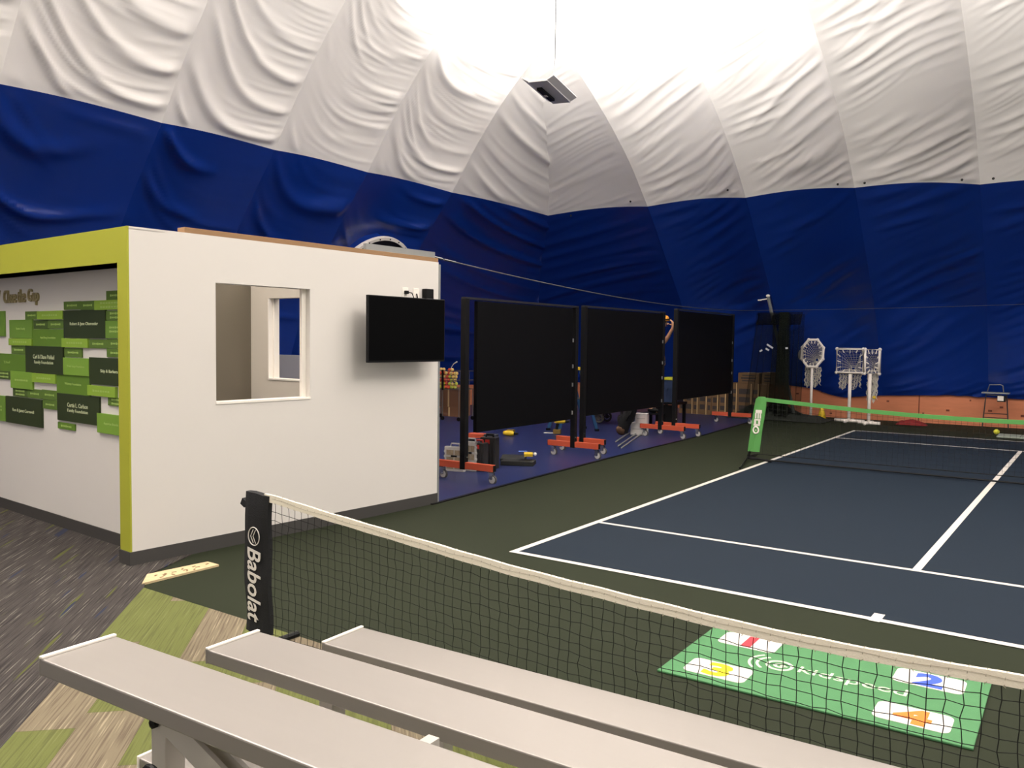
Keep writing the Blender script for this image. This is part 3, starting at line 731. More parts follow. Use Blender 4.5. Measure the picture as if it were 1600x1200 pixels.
arc(gx, gy, .050, .066, 0, 360, 28); arc(gx, gy, .014, .030, 30, 330); b.box((gx+.02, gy, .0116), (.035, .012, .0012))
arc(gx-.012, gy, .088, .102, 125, 235, 12); arc(gx-.016, gy, .122, .135, 132, 228, 12)
b.build('lettering', mat('pale_mint_print', srgb(186, 200, 176), .8), t)

# ------------------------------------------------------------------ bleacher
rb = math.radians(2.4)
t = thing('bleacher', 'low aluminium bleacher with three pale bench planks in the foreground', 'bleacher', (-2.2, 1.04, 0), rb)
BLN = 4.6
rows = [(0.0, .75, .205), (.535, .60, .205), (1.075, .45, .212)]
for i, (y, z, w_) in enumerate(rows):
    b = MB(); b.box((BLN/2-.0-.04*i, y+w_/2, z-.022), (BLN, w_, .044))
    pk = b.build('seat_plank', M_alu, t, bevel=.004)
    b = MB(); x0 = -.04*i
    b.box((x0-.002, y+w_/2, z-.0225), (.008, w_+.001, .045)); b.build('end_cap', M_alu, pk, bevel=.001)
    b = MB(); b.box((x0+.001, y+w_/2, z+.003), (.014, w_+.002, .007)); b.build('end_lip', M_white, pk, bevel=.002)
for i, (y, z) in enumerate(((.30, .35), (.84, .20))):
    b = MB(); b.box((BLN/2-.04, y+.105, z-.02), (BLN, .21, .04)); fp = b.build('foot_plank', M_alu, t, bevel=.004)
    b = MB(); b.box((-.045, y+.105, z-.018), (.01, .214, .046)); b.build('end_cap', M_white, fp, bevel=.002)
for fx in (.40, 2.05, 3.7):
    b = MB()
    b.box((fx, .09, .36), (.055, .055, .675)); b.box((fx, .64, .28), (.055, .055, .53)); b.box((fx, 1.18, .21), (.055, .055, .375))
    b.box((fx, .62, .025), (.06, 1.35, .05)); b.box((fx, .35, .30), (.05, .5, .02)); b.box((fx, .9, .15), (.05, .5, .02))
    b.build('support_frame', M_alu2, t, bevel=.003)
b = MB(); b.beam((.43, .06, .68), (1.9, .06, .08), .012, .06, up=(0, 0, 1)); b.beam((.43, .10, .68), (1.9, .10, .08), .012, .06); b.build('cross_brace', M_alu2, t)
b = MB(); b.beam((2.08, .06, .68), (3.6, .06, .08), .012, .06); b.build('cross_brace', M_alu2, t)
b = MB(); b.lathe([(.012, 0), (.012, .012), (.006, .014)], 8, (.40, .058, .665), Matrix.Rotation(math.pi/2, 3, 'X')); b.build('bolt', M_black, t)
b = MB(); b.box((1.03, .255, .682), (.03, .13, .03)); b.box((1.03, .315, .655), (.035, .010, .04)); b.build('plank_bracket', M_alu2, t)
b = MB(); wc = Vector((.495, -.02, .585)); b.tube([wc+Vector((.03*math.cos(k*math.pi/10), 0, .03*math.sin(k*math.pi/10))) for k in range(20)], .008, 8, closed=True)
b.lathe([(.016, -.01), (.016, .01)], 10, wc, Matrix.Rotation(math.pi/2, 3, 'X')); b.tube([wc+Vector((-.02, 0, -.02)), wc+Vector((-.09, 0, -.10))], .010, 8)
cl = b.build('clamp_wheel', M_black, t); b = MB(); b.tube([wc+Vector((.03, .01, 0)), wc+Vector((.075, .01, .012))], .007, 8); b.lathe([(.017, 0), (.017, .03)], 10, wc+Vector((.045, .015, -.01)), Matrix.Rotation(.3, 3, 'Y')); b.build('clamp_pin', M_chrome, cl)

# ------------------------------------------------------------------ cables and the hanging net curtain
pA, pB = bw(BL, BH+.055, -.07), Vector((-5.98, 17.4, 2.285))
def sagline(a, b_, sag, n=28): return [a.lerp(b_, i/n)-Vector((0, 0, sag*4*(i/n)*(1-i/n))) for i in range(n+1)]
t = thing('wire_rope', 'thin steel wire strung from the white wall corner across the blue dome', 'wire', pA)
b = MB(); P = [p-pA for p in sagline(pA, pB, .14)]; b.tube(P, .006, 6); b.build('wire', M_wire, t)
b = MB(); b.tube([P[0], P[0].lerp(P[1], .35)], .013, 8); b.tube([P[0].lerp(P[1], .45), P[0].lerp(P[1], .9)], .010, 8); b.build('turnbuckle', M_chrome, t)
pC_ = Vector((.6, 18.0, 2.42))
t = thing('wire_rope', 'faint steel wire running right from the gathered net curtain', 'wire', pB)
b = MB(); b.tube([p-pB for p in sagline(pB, pC_, .03)], .004, 5); b.build('wire', M_wire, t)

def sheer(name, col, dens, scale):
    m = bpy.data.materials.new(name); m.use_nodes = True; nt = m.node_tree; b = nt.nodes['Principled BSDF']
    b.inputs['Base Color'].default_value = col; b.inputs['Roughness'].default_value = .9; b.inputs['Specular IOR Level'].default_value = .1
    b.inputs['Alpha'].default_value = dens
    return m
M_sheer = sheer('sheer_black_net', srgb(20, 24, 20), .50, 1)
cy_ = 17.35
xl, xr = at(1182, 487, 1, cy_).x, at(1256, 487, 1, cy_).x
t = thing('net_curtain', 'gathered sheer black net curtain hanging beside the stacked boxes', 'net curtain', ((xl+xr)/2, cy_, 0))
cw = (xr-xl)/2; NCT = t
def drape(name, x0t, x1t, x0b, x1b, z1, z0, amp, k, yo, m):
    b = MB(); nu, nv = 64, 14; V = []
    for j in range(nv+1):
        f = j/nv
        for i in range(nu+1):
            u = i/nu; x = (x0t+(x1t-x0t)*u)*(1-f)+(x0b+(x1b-x0b)*u)*f
            V.append((x+.02*math.sin(u*40+f*3), yo+amp*(.6+.7*f)*math.sin(u*k+1.3*math.sin(f*2)), z1+(z0-z1)*f))
    F = [(j*(nu+1)+i, j*(nu+1)+i+1, (j+1)*(nu+1)+i+1, (j+1)*(nu+1)+i) for j in range(nv) for i in range(nu)]
    return b.add(V, F).build(name, m, t, smooth=True)
drape('net_drape', -cw, cw*.45, -cw*1.5, cw*.55, 2.22, .05, .035, 44, 0, M_sheer)
drape('net_drape', -cw*.35, cw*.95, -cw*.5, cw*.98, 2.20, .05, .03, 40, .10, M_sheer)
drape('gathered_fold', cw*.02, cw*.40, -cw*.12, cw*.50, 2.24, .1, .04, 26, -.06, sheer('dense_black_net', srgb(20, 24, 18), .72, 1))
drape('gathered_fold', -cw*.95, cw*.95, -cw*1.0, cw*.95, 2.24, 1.98, .05, 60, -.02, sheer('dense_net_band', srgb(14, 15, 14), .7, 1))
M_tagw = mat('white_tag', srgb(170, 172, 180), .6)
for (px, py, w_, rr) in ((1203, 541, .15, -.55), (1199, 546, .08, -.5), (1189, 548, .06, .5), (1229, 544, .05, .1)):
    p = at(px, py, 1, cy_-.13)-Vector(t.location); b = MB(); b.box(p, (w_, .004, .035), Matrix.Rotation(-rr, 3, 'Y')); b.build('tag', M_tagw, t)
pt = at(1200, 463, 1, cy_+.18); pm = at(1213, 497, 1, cy_+.18)
t = thing('leaning_pole', 'grey leaning pole with a white cap sticking up above the net curtain', 'pole', (pm.x+(pm.x-pt.x)*1.2, cy_+.18, 0))
lo = Vector(t.location); bot = Vector((pt.x+(pm.x-pt.x)*3.4, cy_+.18, .02))
b = MB(); b.tube([pt-lo, bot-lo], .035, 10); b.build('tube', mat('dull_grey_tube', srgb(96, 100, 100), .6), t)
b = MB(); b.sphere(pt-lo+Vector((0, 0, .01)), .045, 10, sc=(1, 1, .7)); b.build('cap', M_white, t)
b = MB(); pj = at(1187, 469, 1, cy_+.18); b.tube([pt-lo-Vector((0, 0, .05)), pj-lo], .012, 6); b.box(pj-lo, (.07, .03, .025)); b.build('clamp_arm', M_white, t)
# heap of net on the floor
hp = Vector((-5.35, 17.75, 0)); b = MB(); V = []; F = []; nu, nv = 46, 20
nz1 = VNoise(55)
for j in range(nv+1):
    for i in range(nu+1):
        u, v = i/nu, j/nv; x = -1.15+2.0*u; y = -.55+1.1*v
        prof = max(0, 1-abs(v*2-1)**1.8)*min(1, u*5)*max(0, 1-max(0, u-.25)/.75)**.8
        z = .015+.34*prof*(.6+.7*float(nz1(u*9, v*5)))+.02*math.sin(u*50+v*11)*prof
        V.append((x, y, z))
F = [(j*(nu+1)+i, j*(nu+1)+i+1, (j+1)*(nu+1)+i+1, (j+1)*(nu+1)+i) for j in range(nv) for i in range(nu)]
b.add(V, F); o = b.build('floor_heap', mat('dark_netting_heap', srgb(24, 28, 22), .95, var=.2, vscale=25, bump=.5, bscale=60), NCT, smooth=True); o.location = hp-Vector(NCT.location)

# ------------------------------------------------------------------ cardboard boxes
def carton(px0, px1, y, z0, z1, dep, label, tapes=(), print_=True):
    x0 = at(px0, 600, 1, y).x; x1 = at(px1, 600, 1, y).x; wd = x1-x0-.004
    t = thing('cardboard_box', label, 'cardboard box', ((x0+x1)/2, y+dep/2, z0), 0, 'printed cardboard boxes piled by the dome wall')
    b = MB(); b.box((0, 0, (z1-z0)/2), (wd, dep, z1-z0-.003)); b.build('carton', M_card, t, bevel=.004)
    if print_:
        for k in range(3):
            b = MB(); hz = (z1-z0)*(.25+.25*k); b.box((0, -dep/2-.001, hz), (wd*random.uniform(.5, .8), .002, (z1-z0)*random.uniform(.10, .17)))
            b.build('printed_panel', M_cardprint, t)
    b = MB(); xs_ = {'l': -wd/2+.012, 'r': wd/2-.012, 'c': 0.0}
    for tp in tapes: b.box((xs_[tp], -dep/2-.0015, (z1-z0)/2), (.018, .003, z1-z0-.01))
    if not tapes: b.box((0, 0, z1-z0-.0005), (.05, dep, .002))
    b.build('tape', M_tape, t)
by = 17.9
carton(1139, 1152, by, 0, .72, .4, 'tall narrow cardboard box at the left end of the pile right of the far panel', 'r')
carton(1152, 1175, by, 0, .72, .4, 'wide dark-printed cardboard box carrying the topmost box of the pile', 'r')
carton(1175, 1186, by, 0, .72, .4, 'narrow cardboard box right of the wide one under the topmost box', 'r')
carton(1153, 1186, by, .72, .95, .4, 'flat cardboard box on top of the pile right of the far panel', '')
carton(1187, 1202, by, 0, .72, .4, 'plain brown cardboard box behind the net curtain at the right of the pile', '', False)
carton(1190, 1208, by, .72, .97, .4, 'cardboard box topmost behind the net curtain', '')
for px0, px1, tp, h, lab in ((1062, 1070, 'r', .66, 'grey-brown box farthest left under the far panel'), (1070, 1083, 'r', .68, 'box with a pale taped edge, second from left under the far panel'),
                         (1083, 1091, 'r', .64, 'narrow dark box, third from left under the far panel'), (1091, 1105, 'r', .7, 'dark printed box in the middle under the far panel'),
                         (1105, 1112, '', .66, 'plain brown narrow box right of the middle under the far panel'), (1112, 1123, 'r', .68, 'brown slatted box second from right under the far panel'),
                         (1124, 1135, 'r', .7, 'pale-marked box farthest right under the far panel')):
    carton(px0, px1, 17.6, 0, h, .35, 'cardboard '+lab, tp)

# ------------------------------------------------------------------ target stands
def pipe_path(par, name, pts, r=.03, closed=False, m=M_pvc): 
    b = MB(); b.tube(pts, r, 10, closed=closed); 
    for p in (pts if closed else pts[1:-1]): b.sphere(p, r*1.25, 8)
    return b.build(name, m, par, smooth=True)
def net_bag(par, ring_pts, centre, tail, depth, seed):
    """string bag laced inside a hoop, trailing below it"""
    R_ = random.Random(seed); b = MB(); n = len(ring_pts); rows_ = 9; G = []
    for j in range(rows_+1):
        f = j/rows_; row = []
        for k, p in enumerate(ring_pts):
            q_ = Vector(p).lerp(Vector(centre), .16+.72*f); q_.y += depth*math.sin(f*math.pi*.55)+R_.uniform(-.01, .01)
            q_.z -= .10*f*f; row.append(q_)
        G.append(row)
    for j in range(rows_+1): b.tube(G[j], .0034, 3, closed=True)
    for k in range(n): b.tube([Vector(ring_pts[k])]+[G[j][k] for j in range(rows_+1)], .0034, 3)
    tails = MB()
    (tx0, tx1, tz0, tz1) = tail; nt_ = 44
    for k in range(nt_):
        u = k/(nt_-1); x = tx0+(tx1-tx0)*u; zl = tz0+(tz1-tz0)*(.55+.45*abs(math.sin(u*math.pi*2.1+.5)))
        P = [(x+.015*math.sin(i*2.3+k), depth*.35+.05*math.sin(k*1.1+i*.3), tz0+(zl-tz0)*i/9) for i in range(10)]
        tails.tube(P, .0055, 3)
        if k: 
            for i in range(1, 9, 1): tails.tube([P[i], (P[i][0]-(tx1-tx0)/nt_, P[i][1]-.01, P[i][2]+.015)], .004, 3)
    b.build('string_bag', M_net_white, par); tails.build('net_tail', M_net_white, par)
def tabs(par, pts, centre, L=.08):
    for p in pts:
        p = Vector(p); d = (Vector(centre)-p).normalized(); b = MB(); b.beam(p, p+d*L, .012, .016); b.build('lacing_tab', M_white, par)
# octagon hoop
oy = 18.05; oc = at(1269.5, 552, 1, oy); rx = (at(1285, 566, 1, oy).x-at(1253, 566, 1, oy).x)/2; rz_ = (at(1268, 531, 1, oy).z-at(1268, 574, 1, oy).z)/2
t = thing('target_hoop', 'white octagonal pipe hoop with a string net on a single pole', 'target hoop', (oc.x, oy, 0), 0, 'white pipe targets with string nets')
oct_ = [(rx*math.cos(math.pi/8+k*math.pi/4)*1.06, .06*math.cos(k*math.pi/4), oc.z+rz_*math.sin(math.pi/8+k*math.pi/4)*1.06) for k in range(8)]
pipe_path(t, 'hoop', oct_, .028, True)
ring_ = []
for k in range(8):
    for f in (0, .33, .66): ring_.append(Vector(oct_[k]).lerp(Vector(oct_[(k+1) % 8]), f))
net_bag(t, ring_, (0, .1, oc.z-.05), (-.17, .16, oc.z-rz_, oc.z-rz_-.44), .28, 3)
tabs(t, [Vector(oct_[k]).lerp(Vector(oct_[(k+1) % 8]), f) for k in range(8) for f in (.25, .7)], (0, 0, oc.z))
pipe_path(t, 'pole', [(0, 0, .03), (0, 0, oc.z-rz_)], .028)
pipe_path(t, 'base_bar', [(-.1, .18, .03), (0, 0, .03), (.12, -.16, .03)], .028)
b = MB(); b.sphere((-rx-.07, .1, oc.z-.04), .07, 12, sc=(.6, 1, 1.6)); b.build('end_disc', mat('pale_grey_disc', srgb(170, 170, 168), .6), t, smooth=True)
def square_target(px0, px1, pyt, pyb, ppx, y, tailz, label, seed, base):
    x0, x1 = at(px0, pyt, 1, y).x, at(px1, pyt, 1, y).x; z1, z0 = at(px0, pyt, 1, y).z, at(px0, pyb, 1, y).z
    cx = at(ppx, 620, 1, y).x
    t = thing('target_hoop', label, 'target hoop', (cx, y, 0), 0, 'white pipe targets with string nets')
    sq = [(x0-cx, 0, z0), (x1-cx, 0, z0), (x1-cx, 0, z1), (x0-cx, 0, z1)]
    pipe_path(t, 'hoop', sq, .03, True)
    rp = []
    for k in range(4):
        for f in (0, .2, .4, .6, .8): rp.append(Vector(sq[k]).lerp(Vector(sq[(k+1) % 4]), f))
    c = ((x0+x1)/2-cx, .1, (z0+z1)/2-.08)
    net_bag(t, rp, c, (x0-cx+.04, x1-cx-.04, z0, tailz), .25, seed)
    tabs(t, [Vector(sq[k]).lerp(Vector(sq[(k+1) % 4]), f) for k in range(4) for f in (.2, .5, .8)], (c[0], 0, c[2]), .09)
    pipe_path(t, 'pole', [(0, .02, .03), (0, .02, z0)], .034)
    pipe_path(t, 'base_bar', [(base[0], .02, .032), (base[1], .02, .032)], .034)
    pipe_path(t, 'base_bar', [(-.02, -.25, .032), (.0, .02, .032), (.02, .3, .032)], .03)
    return t
square_target(1308, 1349, 545, 582, 1327, 18.0, .66, 'white square pipe target with string net, left of the pair', 5, (-.28, .30))
square_target(1352, 1375, 546, 583.5, 1358, 17.75, .42, 'narrower white pipe target with a long trailing net, right of the pair', 8, (-.20, .22))
def ball(loc, col, label, group=None, r=.035):
    b = MB(); b.sphere((0, 0, 0), r, 14); o = b.build('tennis_ball', col, smooth=True); o.location = loc
    return tag(o, label, 'ball', group)
M_tb = mat('yellow_felt', srgb(206, 204, 66), .95, bump=.3, bscale=300)
ball(at(1366, 621, 1, 17.8), mat('orange_yellow_felt', srgb(214, 180, 60), .95), 'yellow ball caught in the bottom of the trailing net')
ball((-1.475, 17.35, .05), M_tb, 'yellow-green tennis ball on the floor behind the green net', r=.05)
t = thing('training_cone', 'small yellow cone standing on the floor beside the octagonal hoop', 'cone', (-4.80, 18.35, 0))
b = MB(); b.lathe([(.095, .012), (.03, .25), (.018, .262)], 18); b.build('cone_body', M_yellow, t, smooth=True)
b = MB(); b.box((0, 0, .006), (.2, .2, .012)); b.build('cone_base', M_yellow, t, bevel=.003)
# red cloth heap
b = MB(); V = []; nn1 = VNoise(9)
for j in range(15):
    for i in range(25):
        u, v = i/24, j/14; e_ = max(0, 1-(2*u-1)**2)*max(0, 1-(2*v-1)**2)
        V.append((-.28+.56*u, -.14+.28*v, .01+.11*e_**.6*(.4+.9*float(nn1(u*6, v*4)))))
b.add(V, [(j*25+i, j*25+i+1, (j+1)*25+i+1, (j+1)*25+i) for j in range(14) for i in range(24)])
o = b.build('cloth_bundle', mat('dark_red_cloth', srgb(120, 30, 30), .85, var=.2, vscale=12), smooth=True); o.location = (-3.02, 18.2, 0)
tag(o, 'crumpled dark red cloth on the floor right of the square targets', 'cloth')
# pale mat at right
b = MB(); b.box((0, 0, .012), (1.1, .55, .02)); b.box((-.2, 0, .0225), (.02, .5, .002), mi=1); b.box((.2, .1, .0225), (.3, .03, .002), mi=1)
o = b.build('floor_pad', [mat('pale_grey_pad', srgb(150, 158, 146), .8, var=.15, vscale=8), mat('pad_marks', srgb(110, 116, 108), .8)], bevel=.004); o.location = (-.88, 17.1, 0); tag(o, 'flat pale grey pad on the floor at the right edge beyond the far baseline', 'pad')
# ball hopper stand
hx = at(1555, 640, 1, 18.45).x
t = thing('ball_hopper', 'wire ball hopper stand with a small white card in front of the plywood', 'ball hopper', (hx, 18.45, 0))
b = MB()
for sx in (-.18, .2): b.tube([(sx*1.15, 0, .02), (sx*.9, 0, .68)], .011, 6)
b.tube([(-.2, 0, .3), (.22, 0, .3)], .007, 6); b.tube([(-.205, 0, .22), (.225, 0, .22)], .007, 6)
b.build('leg_frame', mat('dark_steel', srgb(60, 58, 60), .5, metal=.5), t)
b = MB(); b.box((0.0, 0, .70), (.46, .26, .022)); b.tube([(-.17, .0, .66), (.1, -.02, .65)], .01, 6); b.build('tray', M_galv, t)
b = MB(); b.tube([(-.15, 0, .7), (-.11, 0, .85), (.07, 0, .86), (.11, 0, .84), (.13, 0, .7)], .010, 8); b.build('handle', M_wire, t)
b = MB(); b.box((.11, -.15, .60), (.14, .03, .12)); cb = b.build('card_box', M_black, t); b = MB(); b.box((.095, -.167, .605), (.10, .004, .09)); b.build('card', M_white, cb)

# ------------------------------------------------------------------ work clutter on the blue floor
def step_ladder(loc, rz, h, label):
    t = thing('step_ladder', label, 'step ladder', loc, rz); s_ = .22; tp = .08
    for sy in (-1, 1):
        for sx in (-1, 1):
            b = MB(); b.beam((sx*(.12+.23*h), sy*s_*(1.0 if sx > 0 else .9), 0.01), (sx*tp*.6, sy*s_*.75, h-.03), .03, .05); b.build('rail', M_blue_fg, t)
            b = MB(); b.box((sx*(.12+.23*h), sy*s_*(1.0 if sx > 0 else .9), .02), (.07, .04, .04)); b.build('rubber_foot', M_black, t)
    nst = int(h/.3)
    for k in range(1, nst+1):
        if k*.3 > h-.15: break
        f = k*.3/h; b = MB(); b.box((-(.12+.23*h)*(1-f)-tp*.6*f, 0, k*.3-.01), (.09, s_*1.7, .022)); b.build('tread', M_galv, t)
    b = MB(); b.box((0, 0, h-.015), (.24, s_*1.75, .05)); b.build('top_cap', M_yellow, t, bevel=.006)
    b = MB(); b.box(((.12+.23*h)*.55, 0, h*.5), (.02, s_*1.6, .03)); b.build('spreader', M_galv, t)
    return t
lx = at(1044, 588, 1, 14.2).x
t = thing('storage_tote', 'dark blue storage tote with a yellow lid between the middle and far panels', 'tote', (lx, 14.35, .50))
b = MB(); b.box((0, 0, .20), (.32, .40, .40)); b.box((0, -.201, .2), (.012, .004, .36)); b.box((.0, -.21, .24), (.06, .02, .03)); b.build('tub', mat('dark_blue_plastic', srgb(30, 46, 76), .5), t, bevel=.012)
b = MB(); b.box((0, 0, .425), (.34, .42, .045)); b.build('lid', mat('lime_yellow_lid', srgb(206, 206, 50), .5), t, bevel=.008)
t = thing('work_stand', 'low black work stand carrying the yellow-lidded tote', 'stand', (lx, 14.35, .006))
b = MB(); b.box((0, 0, .472), (.44, .46, .04)); b.build('stand_top', M_black, t)
for sx in (-.18, .18):
    for sy in (-.19, .19): b = MB(); b.box((sx, sy, .225), (.05, .05, .45)); b.build('leg', M_black, t)
b = MB(); b.box((0, -.16, .28), (.36, .02, .32)); b.build('apron', M_black, t)
step_ladder((-7.62, 12.75, .006), math.radians(60), 1.12, 'blue step ladder standing behind the first and middle panels')

# person behind the middle panel, on the step ladder's first step
def skin_body(name, verts, edges, radii, material, parent=None, levels=2, root=0):
    me = bpy.data.meshes.new(name); me.from_pydata(verts, edges, []); o = bpy.data.objects.new(name, me); COL.objects.link(o)
    if parent is not None: o.parent = parent
    o.modifiers.new('skin', 'SKIN'); sv = me.skin_vertices[0].data
    for i, r in enumerate(radii): sv[i].radius = (r, r) if not isinstance(r, tuple) else r; sv[i].use_root = (i == root)
    s_ = o.modifiers.new('sub', 'SUBSURF'); s_.levels = levels; s_.render_levels = levels
    o.modifiers['skin'].use_smooth_shade = True; me.materials.append(material)
    return o
px_, py_ = at(1022, 560, 1, 14.25).x, 14.25
t = thing('step_stool', 'low black step stool under the feet of the person in the orange cap', 'stool', (px_+.05, py_, .006))
b = MB(); b.box((0, 0, .268), (.42, .40, .03)); b.build('step_top', M_black, t)
for sx in (-.17, .17):
    for sy in (-.16, .16): b = MB(); b.box((sx, sy, .127), (.04, .04, .254)); b.build('leg', M_black, t)
t = thing('person', 'person in an orange cap reaching up between two black panels', 'person', (px_, py_, .29))
M_skin = mat('skin', srgb(196, 148, 116), .6)
hd = at(1037, 503, 1, 14.2)-Vector(t.location)
el = at(1032, 541, 1, 14.05)-Vector(t.location); wr = at(1051.5, 512, 1, 13.95)-Vector(t.location)
sh = Vector((.10, -.06, 1.42)); el = Vector((el.x, el.y, el.z)); 
V = [(0, 0, .95), (0, 0, 1.15), (.02, 0, 1.36), (.05, 0, 1.50), tuple(hd+Vector((-.015, 0, -.06))), tuple(hd+Vector((-.01, 0, .06))),
     (.02, -.17, 1.41), tuple(el), tuple(el.lerp(wr, .5)+Vector((.02, 0, -.01))), tuple(wr), tuple(wr+Vector((.005, 0, .07))),
     (.02, .17, 1.41), (.04, .26, 1.12), (.10, .22, .92), (.11, .21, .86),
     (0, -.09, .90), (.03, -.11, .48), (0, -.11, .07), (.16, -.11, .03), (0, .09, .90), (.03, .11, .48), (0, .11, .07), (.16, .11, .03)]
Ed = [(0, 1), (1, 2), (2, 3), (3, 4), (4, 5), (2, 6), (6, 7), (7, 8), (8, 9), (9, 10), (2, 11), (11, 12), (12, 13), (13, 14), (0, 15), (15, 16), (16, 17), (17, 18), (0, 19), (19, 20), (20, 21), (21, 22)]
Rd = [.14, .13, .15, .055, .075, .085, .06, .045, .042, .028, .03, .06, .045, .032, .03, .085, .055, .04, .035, .085, .055, .04, .035]
for k, (dx, dz, ln) in enumerate(((-.012, .03, .07), (.006, .04, .078), (.024, .036, .072), (.04, .02, .056))):     # fingers close over the panel edge
    b0v = len(V); base = wr+Vector((-.005, (k-1.5)*.02, .085)); V += [tuple(base), tuple(base+Vector((-.015, 0, ln*.45))), tuple(base+Vector((-.045, 0, ln*.75)))]
    Ed += [(10, b0v), (b0v, b0v+1), (b0v+1, b0v+2)]; Rd += [.0095, .009, .008]
b0v = len(V); V += [tuple(wr+Vector((-.03, -.02, .05))), tuple(wr+Vector((-.06, -.02, .065)))]; Ed += [(10, b0v), (b0v, b0v+1)]; Rd += [.011, .009]
skin_body('body', V, Ed, Rd, M_skin, t)
Vs = [(0, 0, .90), (0, 0, 1.15), (.02, 0, 1.37), (.045, 0, 1.47), (.02, -.175, 1.41), tuple(Vector((.02, -.175, 1.41)).lerp(el, .5)), (.02, .175, 1.41), tuple(Vector((.02, .175, 1.41)).lerp(Vector((.04, .26, 1.12)), .5))]
skin_body('shirt', Vs, [(0, 1), (1, 2), (2, 3), (2, 4), (4, 5), (2, 6), (6, 7)], [.155, .148, .165, .075, .078, .07, .078, .07], mat('navy_shirt', srgb(22, 34, 84), .85), t)
Vj = [(0, 0, .95), (0, -.09, .88), (.03, -.11, .48), (0, -.11, .10), (0, .09, .88), (.03, .11, .48), (0, .11, .10)]
skin_body('jeans', Vj, [(0, 1), (1, 2), (2, 3), (0, 4), (4, 5), (5, 6)], [.15, .10, .07, .06, .10, .07, .06], mat('blue_jeans', srgb(40, 52, 82), .9), t)
for sy in (-.11, .11):
    b = MB(); b.sphere((.06, sy, .045), .06, 12, sc=(2.1, .8, .75)); b.build('boot', M_black, t, smooth=True)
fc = hd+Vector((.06, -.03, -.03))
b = MB(); b.sphere(fc+Vector((.032, .01, -.005)), .016, 8, sc=(1.3, .8, 1.2)); b.build('nose', M_skin, t, smooth=True)
for sy in (-.035, .02):
    b = MB(); b.sphere(fc+Vector((.018, sy-.01, .02)), .009, 8); b.build('eye', M_black, t)
b = MB(); b.box(fc+Vector((.02, 0, -.045)), (.01, .04, .006)); b.build('mouth', mat('lip', srgb(150, 84, 76), .6), t)
for sy in (-1, 1):
    b = MB(); b.sphere(hd+Vector((-.01, sy*.088, 0)), .024, 8, sc=(.8, .4, 1.2)); b.build('ear', M_skin, t, smooth=True)
b = MB(); b.sphere(hd+Vector((-.03, 0, .0)), .098, 14, sc=(.85, .95, .85)); b.build('hair', mat('dark_hair', srgb(40, 30, 24), .8), t, smooth=True)
b = MB(); b.lathe([(.104, .035), (.106, .075), (.085, .125), (.03, .145), (.005, .147)], 20, hd+Vector((-.005, 0, -.02))); cp = b.build('cap', mat('orange_cap', srgb(226, 150, 48), .8), t, smooth=True)
b = MB(); b.prism([(.05, -.09), (.13, -.075), (.17, 0), (.13, .075), (.05, .09)], .012, Matrix.Translation(hd+Vector((-.005, 0, .015))) @ Matrix.Rotation(-.25, 4, 'Y')); b.build('brim', M_black, cp)

# ball cart
def at_g(px, py): 
    d = _fwd*FPX+_R*(px-800)-_U*(py-600); return CAMP+d*(-CAMP.z/d.z)
cx0, cy0 = -10.05, 12.95
cxl = at(684, 600, 1, cy0).x; cxr = at(722, 600, 1, cy0).x
t = thing('ball_cart', 'wire ball cart full of coloured tennis balls beside the end of the white wall', 'ball cart', ((cxl+cxr)/2, cy0, 0))
cw_ = (cxr-cxl)/2+.12; cdp = .22; zb, ztp = .62, .98
b = MB()
for z in (zb, (zb+ztp)/2, ztp): b.tube([(-cw_, -cdp, z), (cw_, -cdp, z), (cw_, cdp, z), (-cw_, cdp, z)], .006, 5, closed=True)
for i in range(9):
    x = -cw_+2*cw_*i/8
    for sy in (-cdp, cdp): b.tube([(x, sy, zb), (x, sy, ztp)], .003, 4)
    b.tube([(x, -cdp, zb), (x, cdp, zb)], .003, 4)
b.build('wire_basket', M_wire, t)
for sx in (-1, 0, 1):
    for sy in (-1, 1):
        if sx == 0 and sy == 1: continue
        b = MB(); b.tube([(sx*cw_*.95, sy*cdp, .08), (sx*cw_*.95, sy*cdp, zb)], .010, 6); lg = b.build('leg', M_wire, t)
        b = MB(); b.lathe([(.04, -.012), (.04, .012)], 12, (sx*cw_*.95, sy*cdp, .045), Matrix.Rotation(math.pi/2, 3, 'X')); b.build('wheel', M_black, lg)
b = MB(); b.box((0, -.005-cdp, .8), (.05, .008, .40)); b.build('front_strap', M_black, t)
b = MB(); b.tube([(.02, 0, .98), (.04, 0, 1.05), (.10, 0, 1.12), (.18, 0, 1.16)], [.006, .006, .008, .014], 6); b.build('push_wire', M_white, t)
cb0 = Vector(t.location)
M_rb = mat('red_yellow_felt', srgb(190, 74, 44), .95); M_ob = mat('pale_yellow_felt', srgb(206, 176, 104), .95); M_gb = mat('green_yellow_felt', srgb(176, 180, 66), .95)
protos = [(M_rb, 'red tennis ball in the wire ball cart'), (M_ob, 'pale yellow tennis ball in the wire ball cart'), (M_gb, 'green-yellow tennis ball in the wire ball cart')]
pobj = []
random.seed(4)
nb = 0; ncol = int(2*(cw_-.04)/.072)
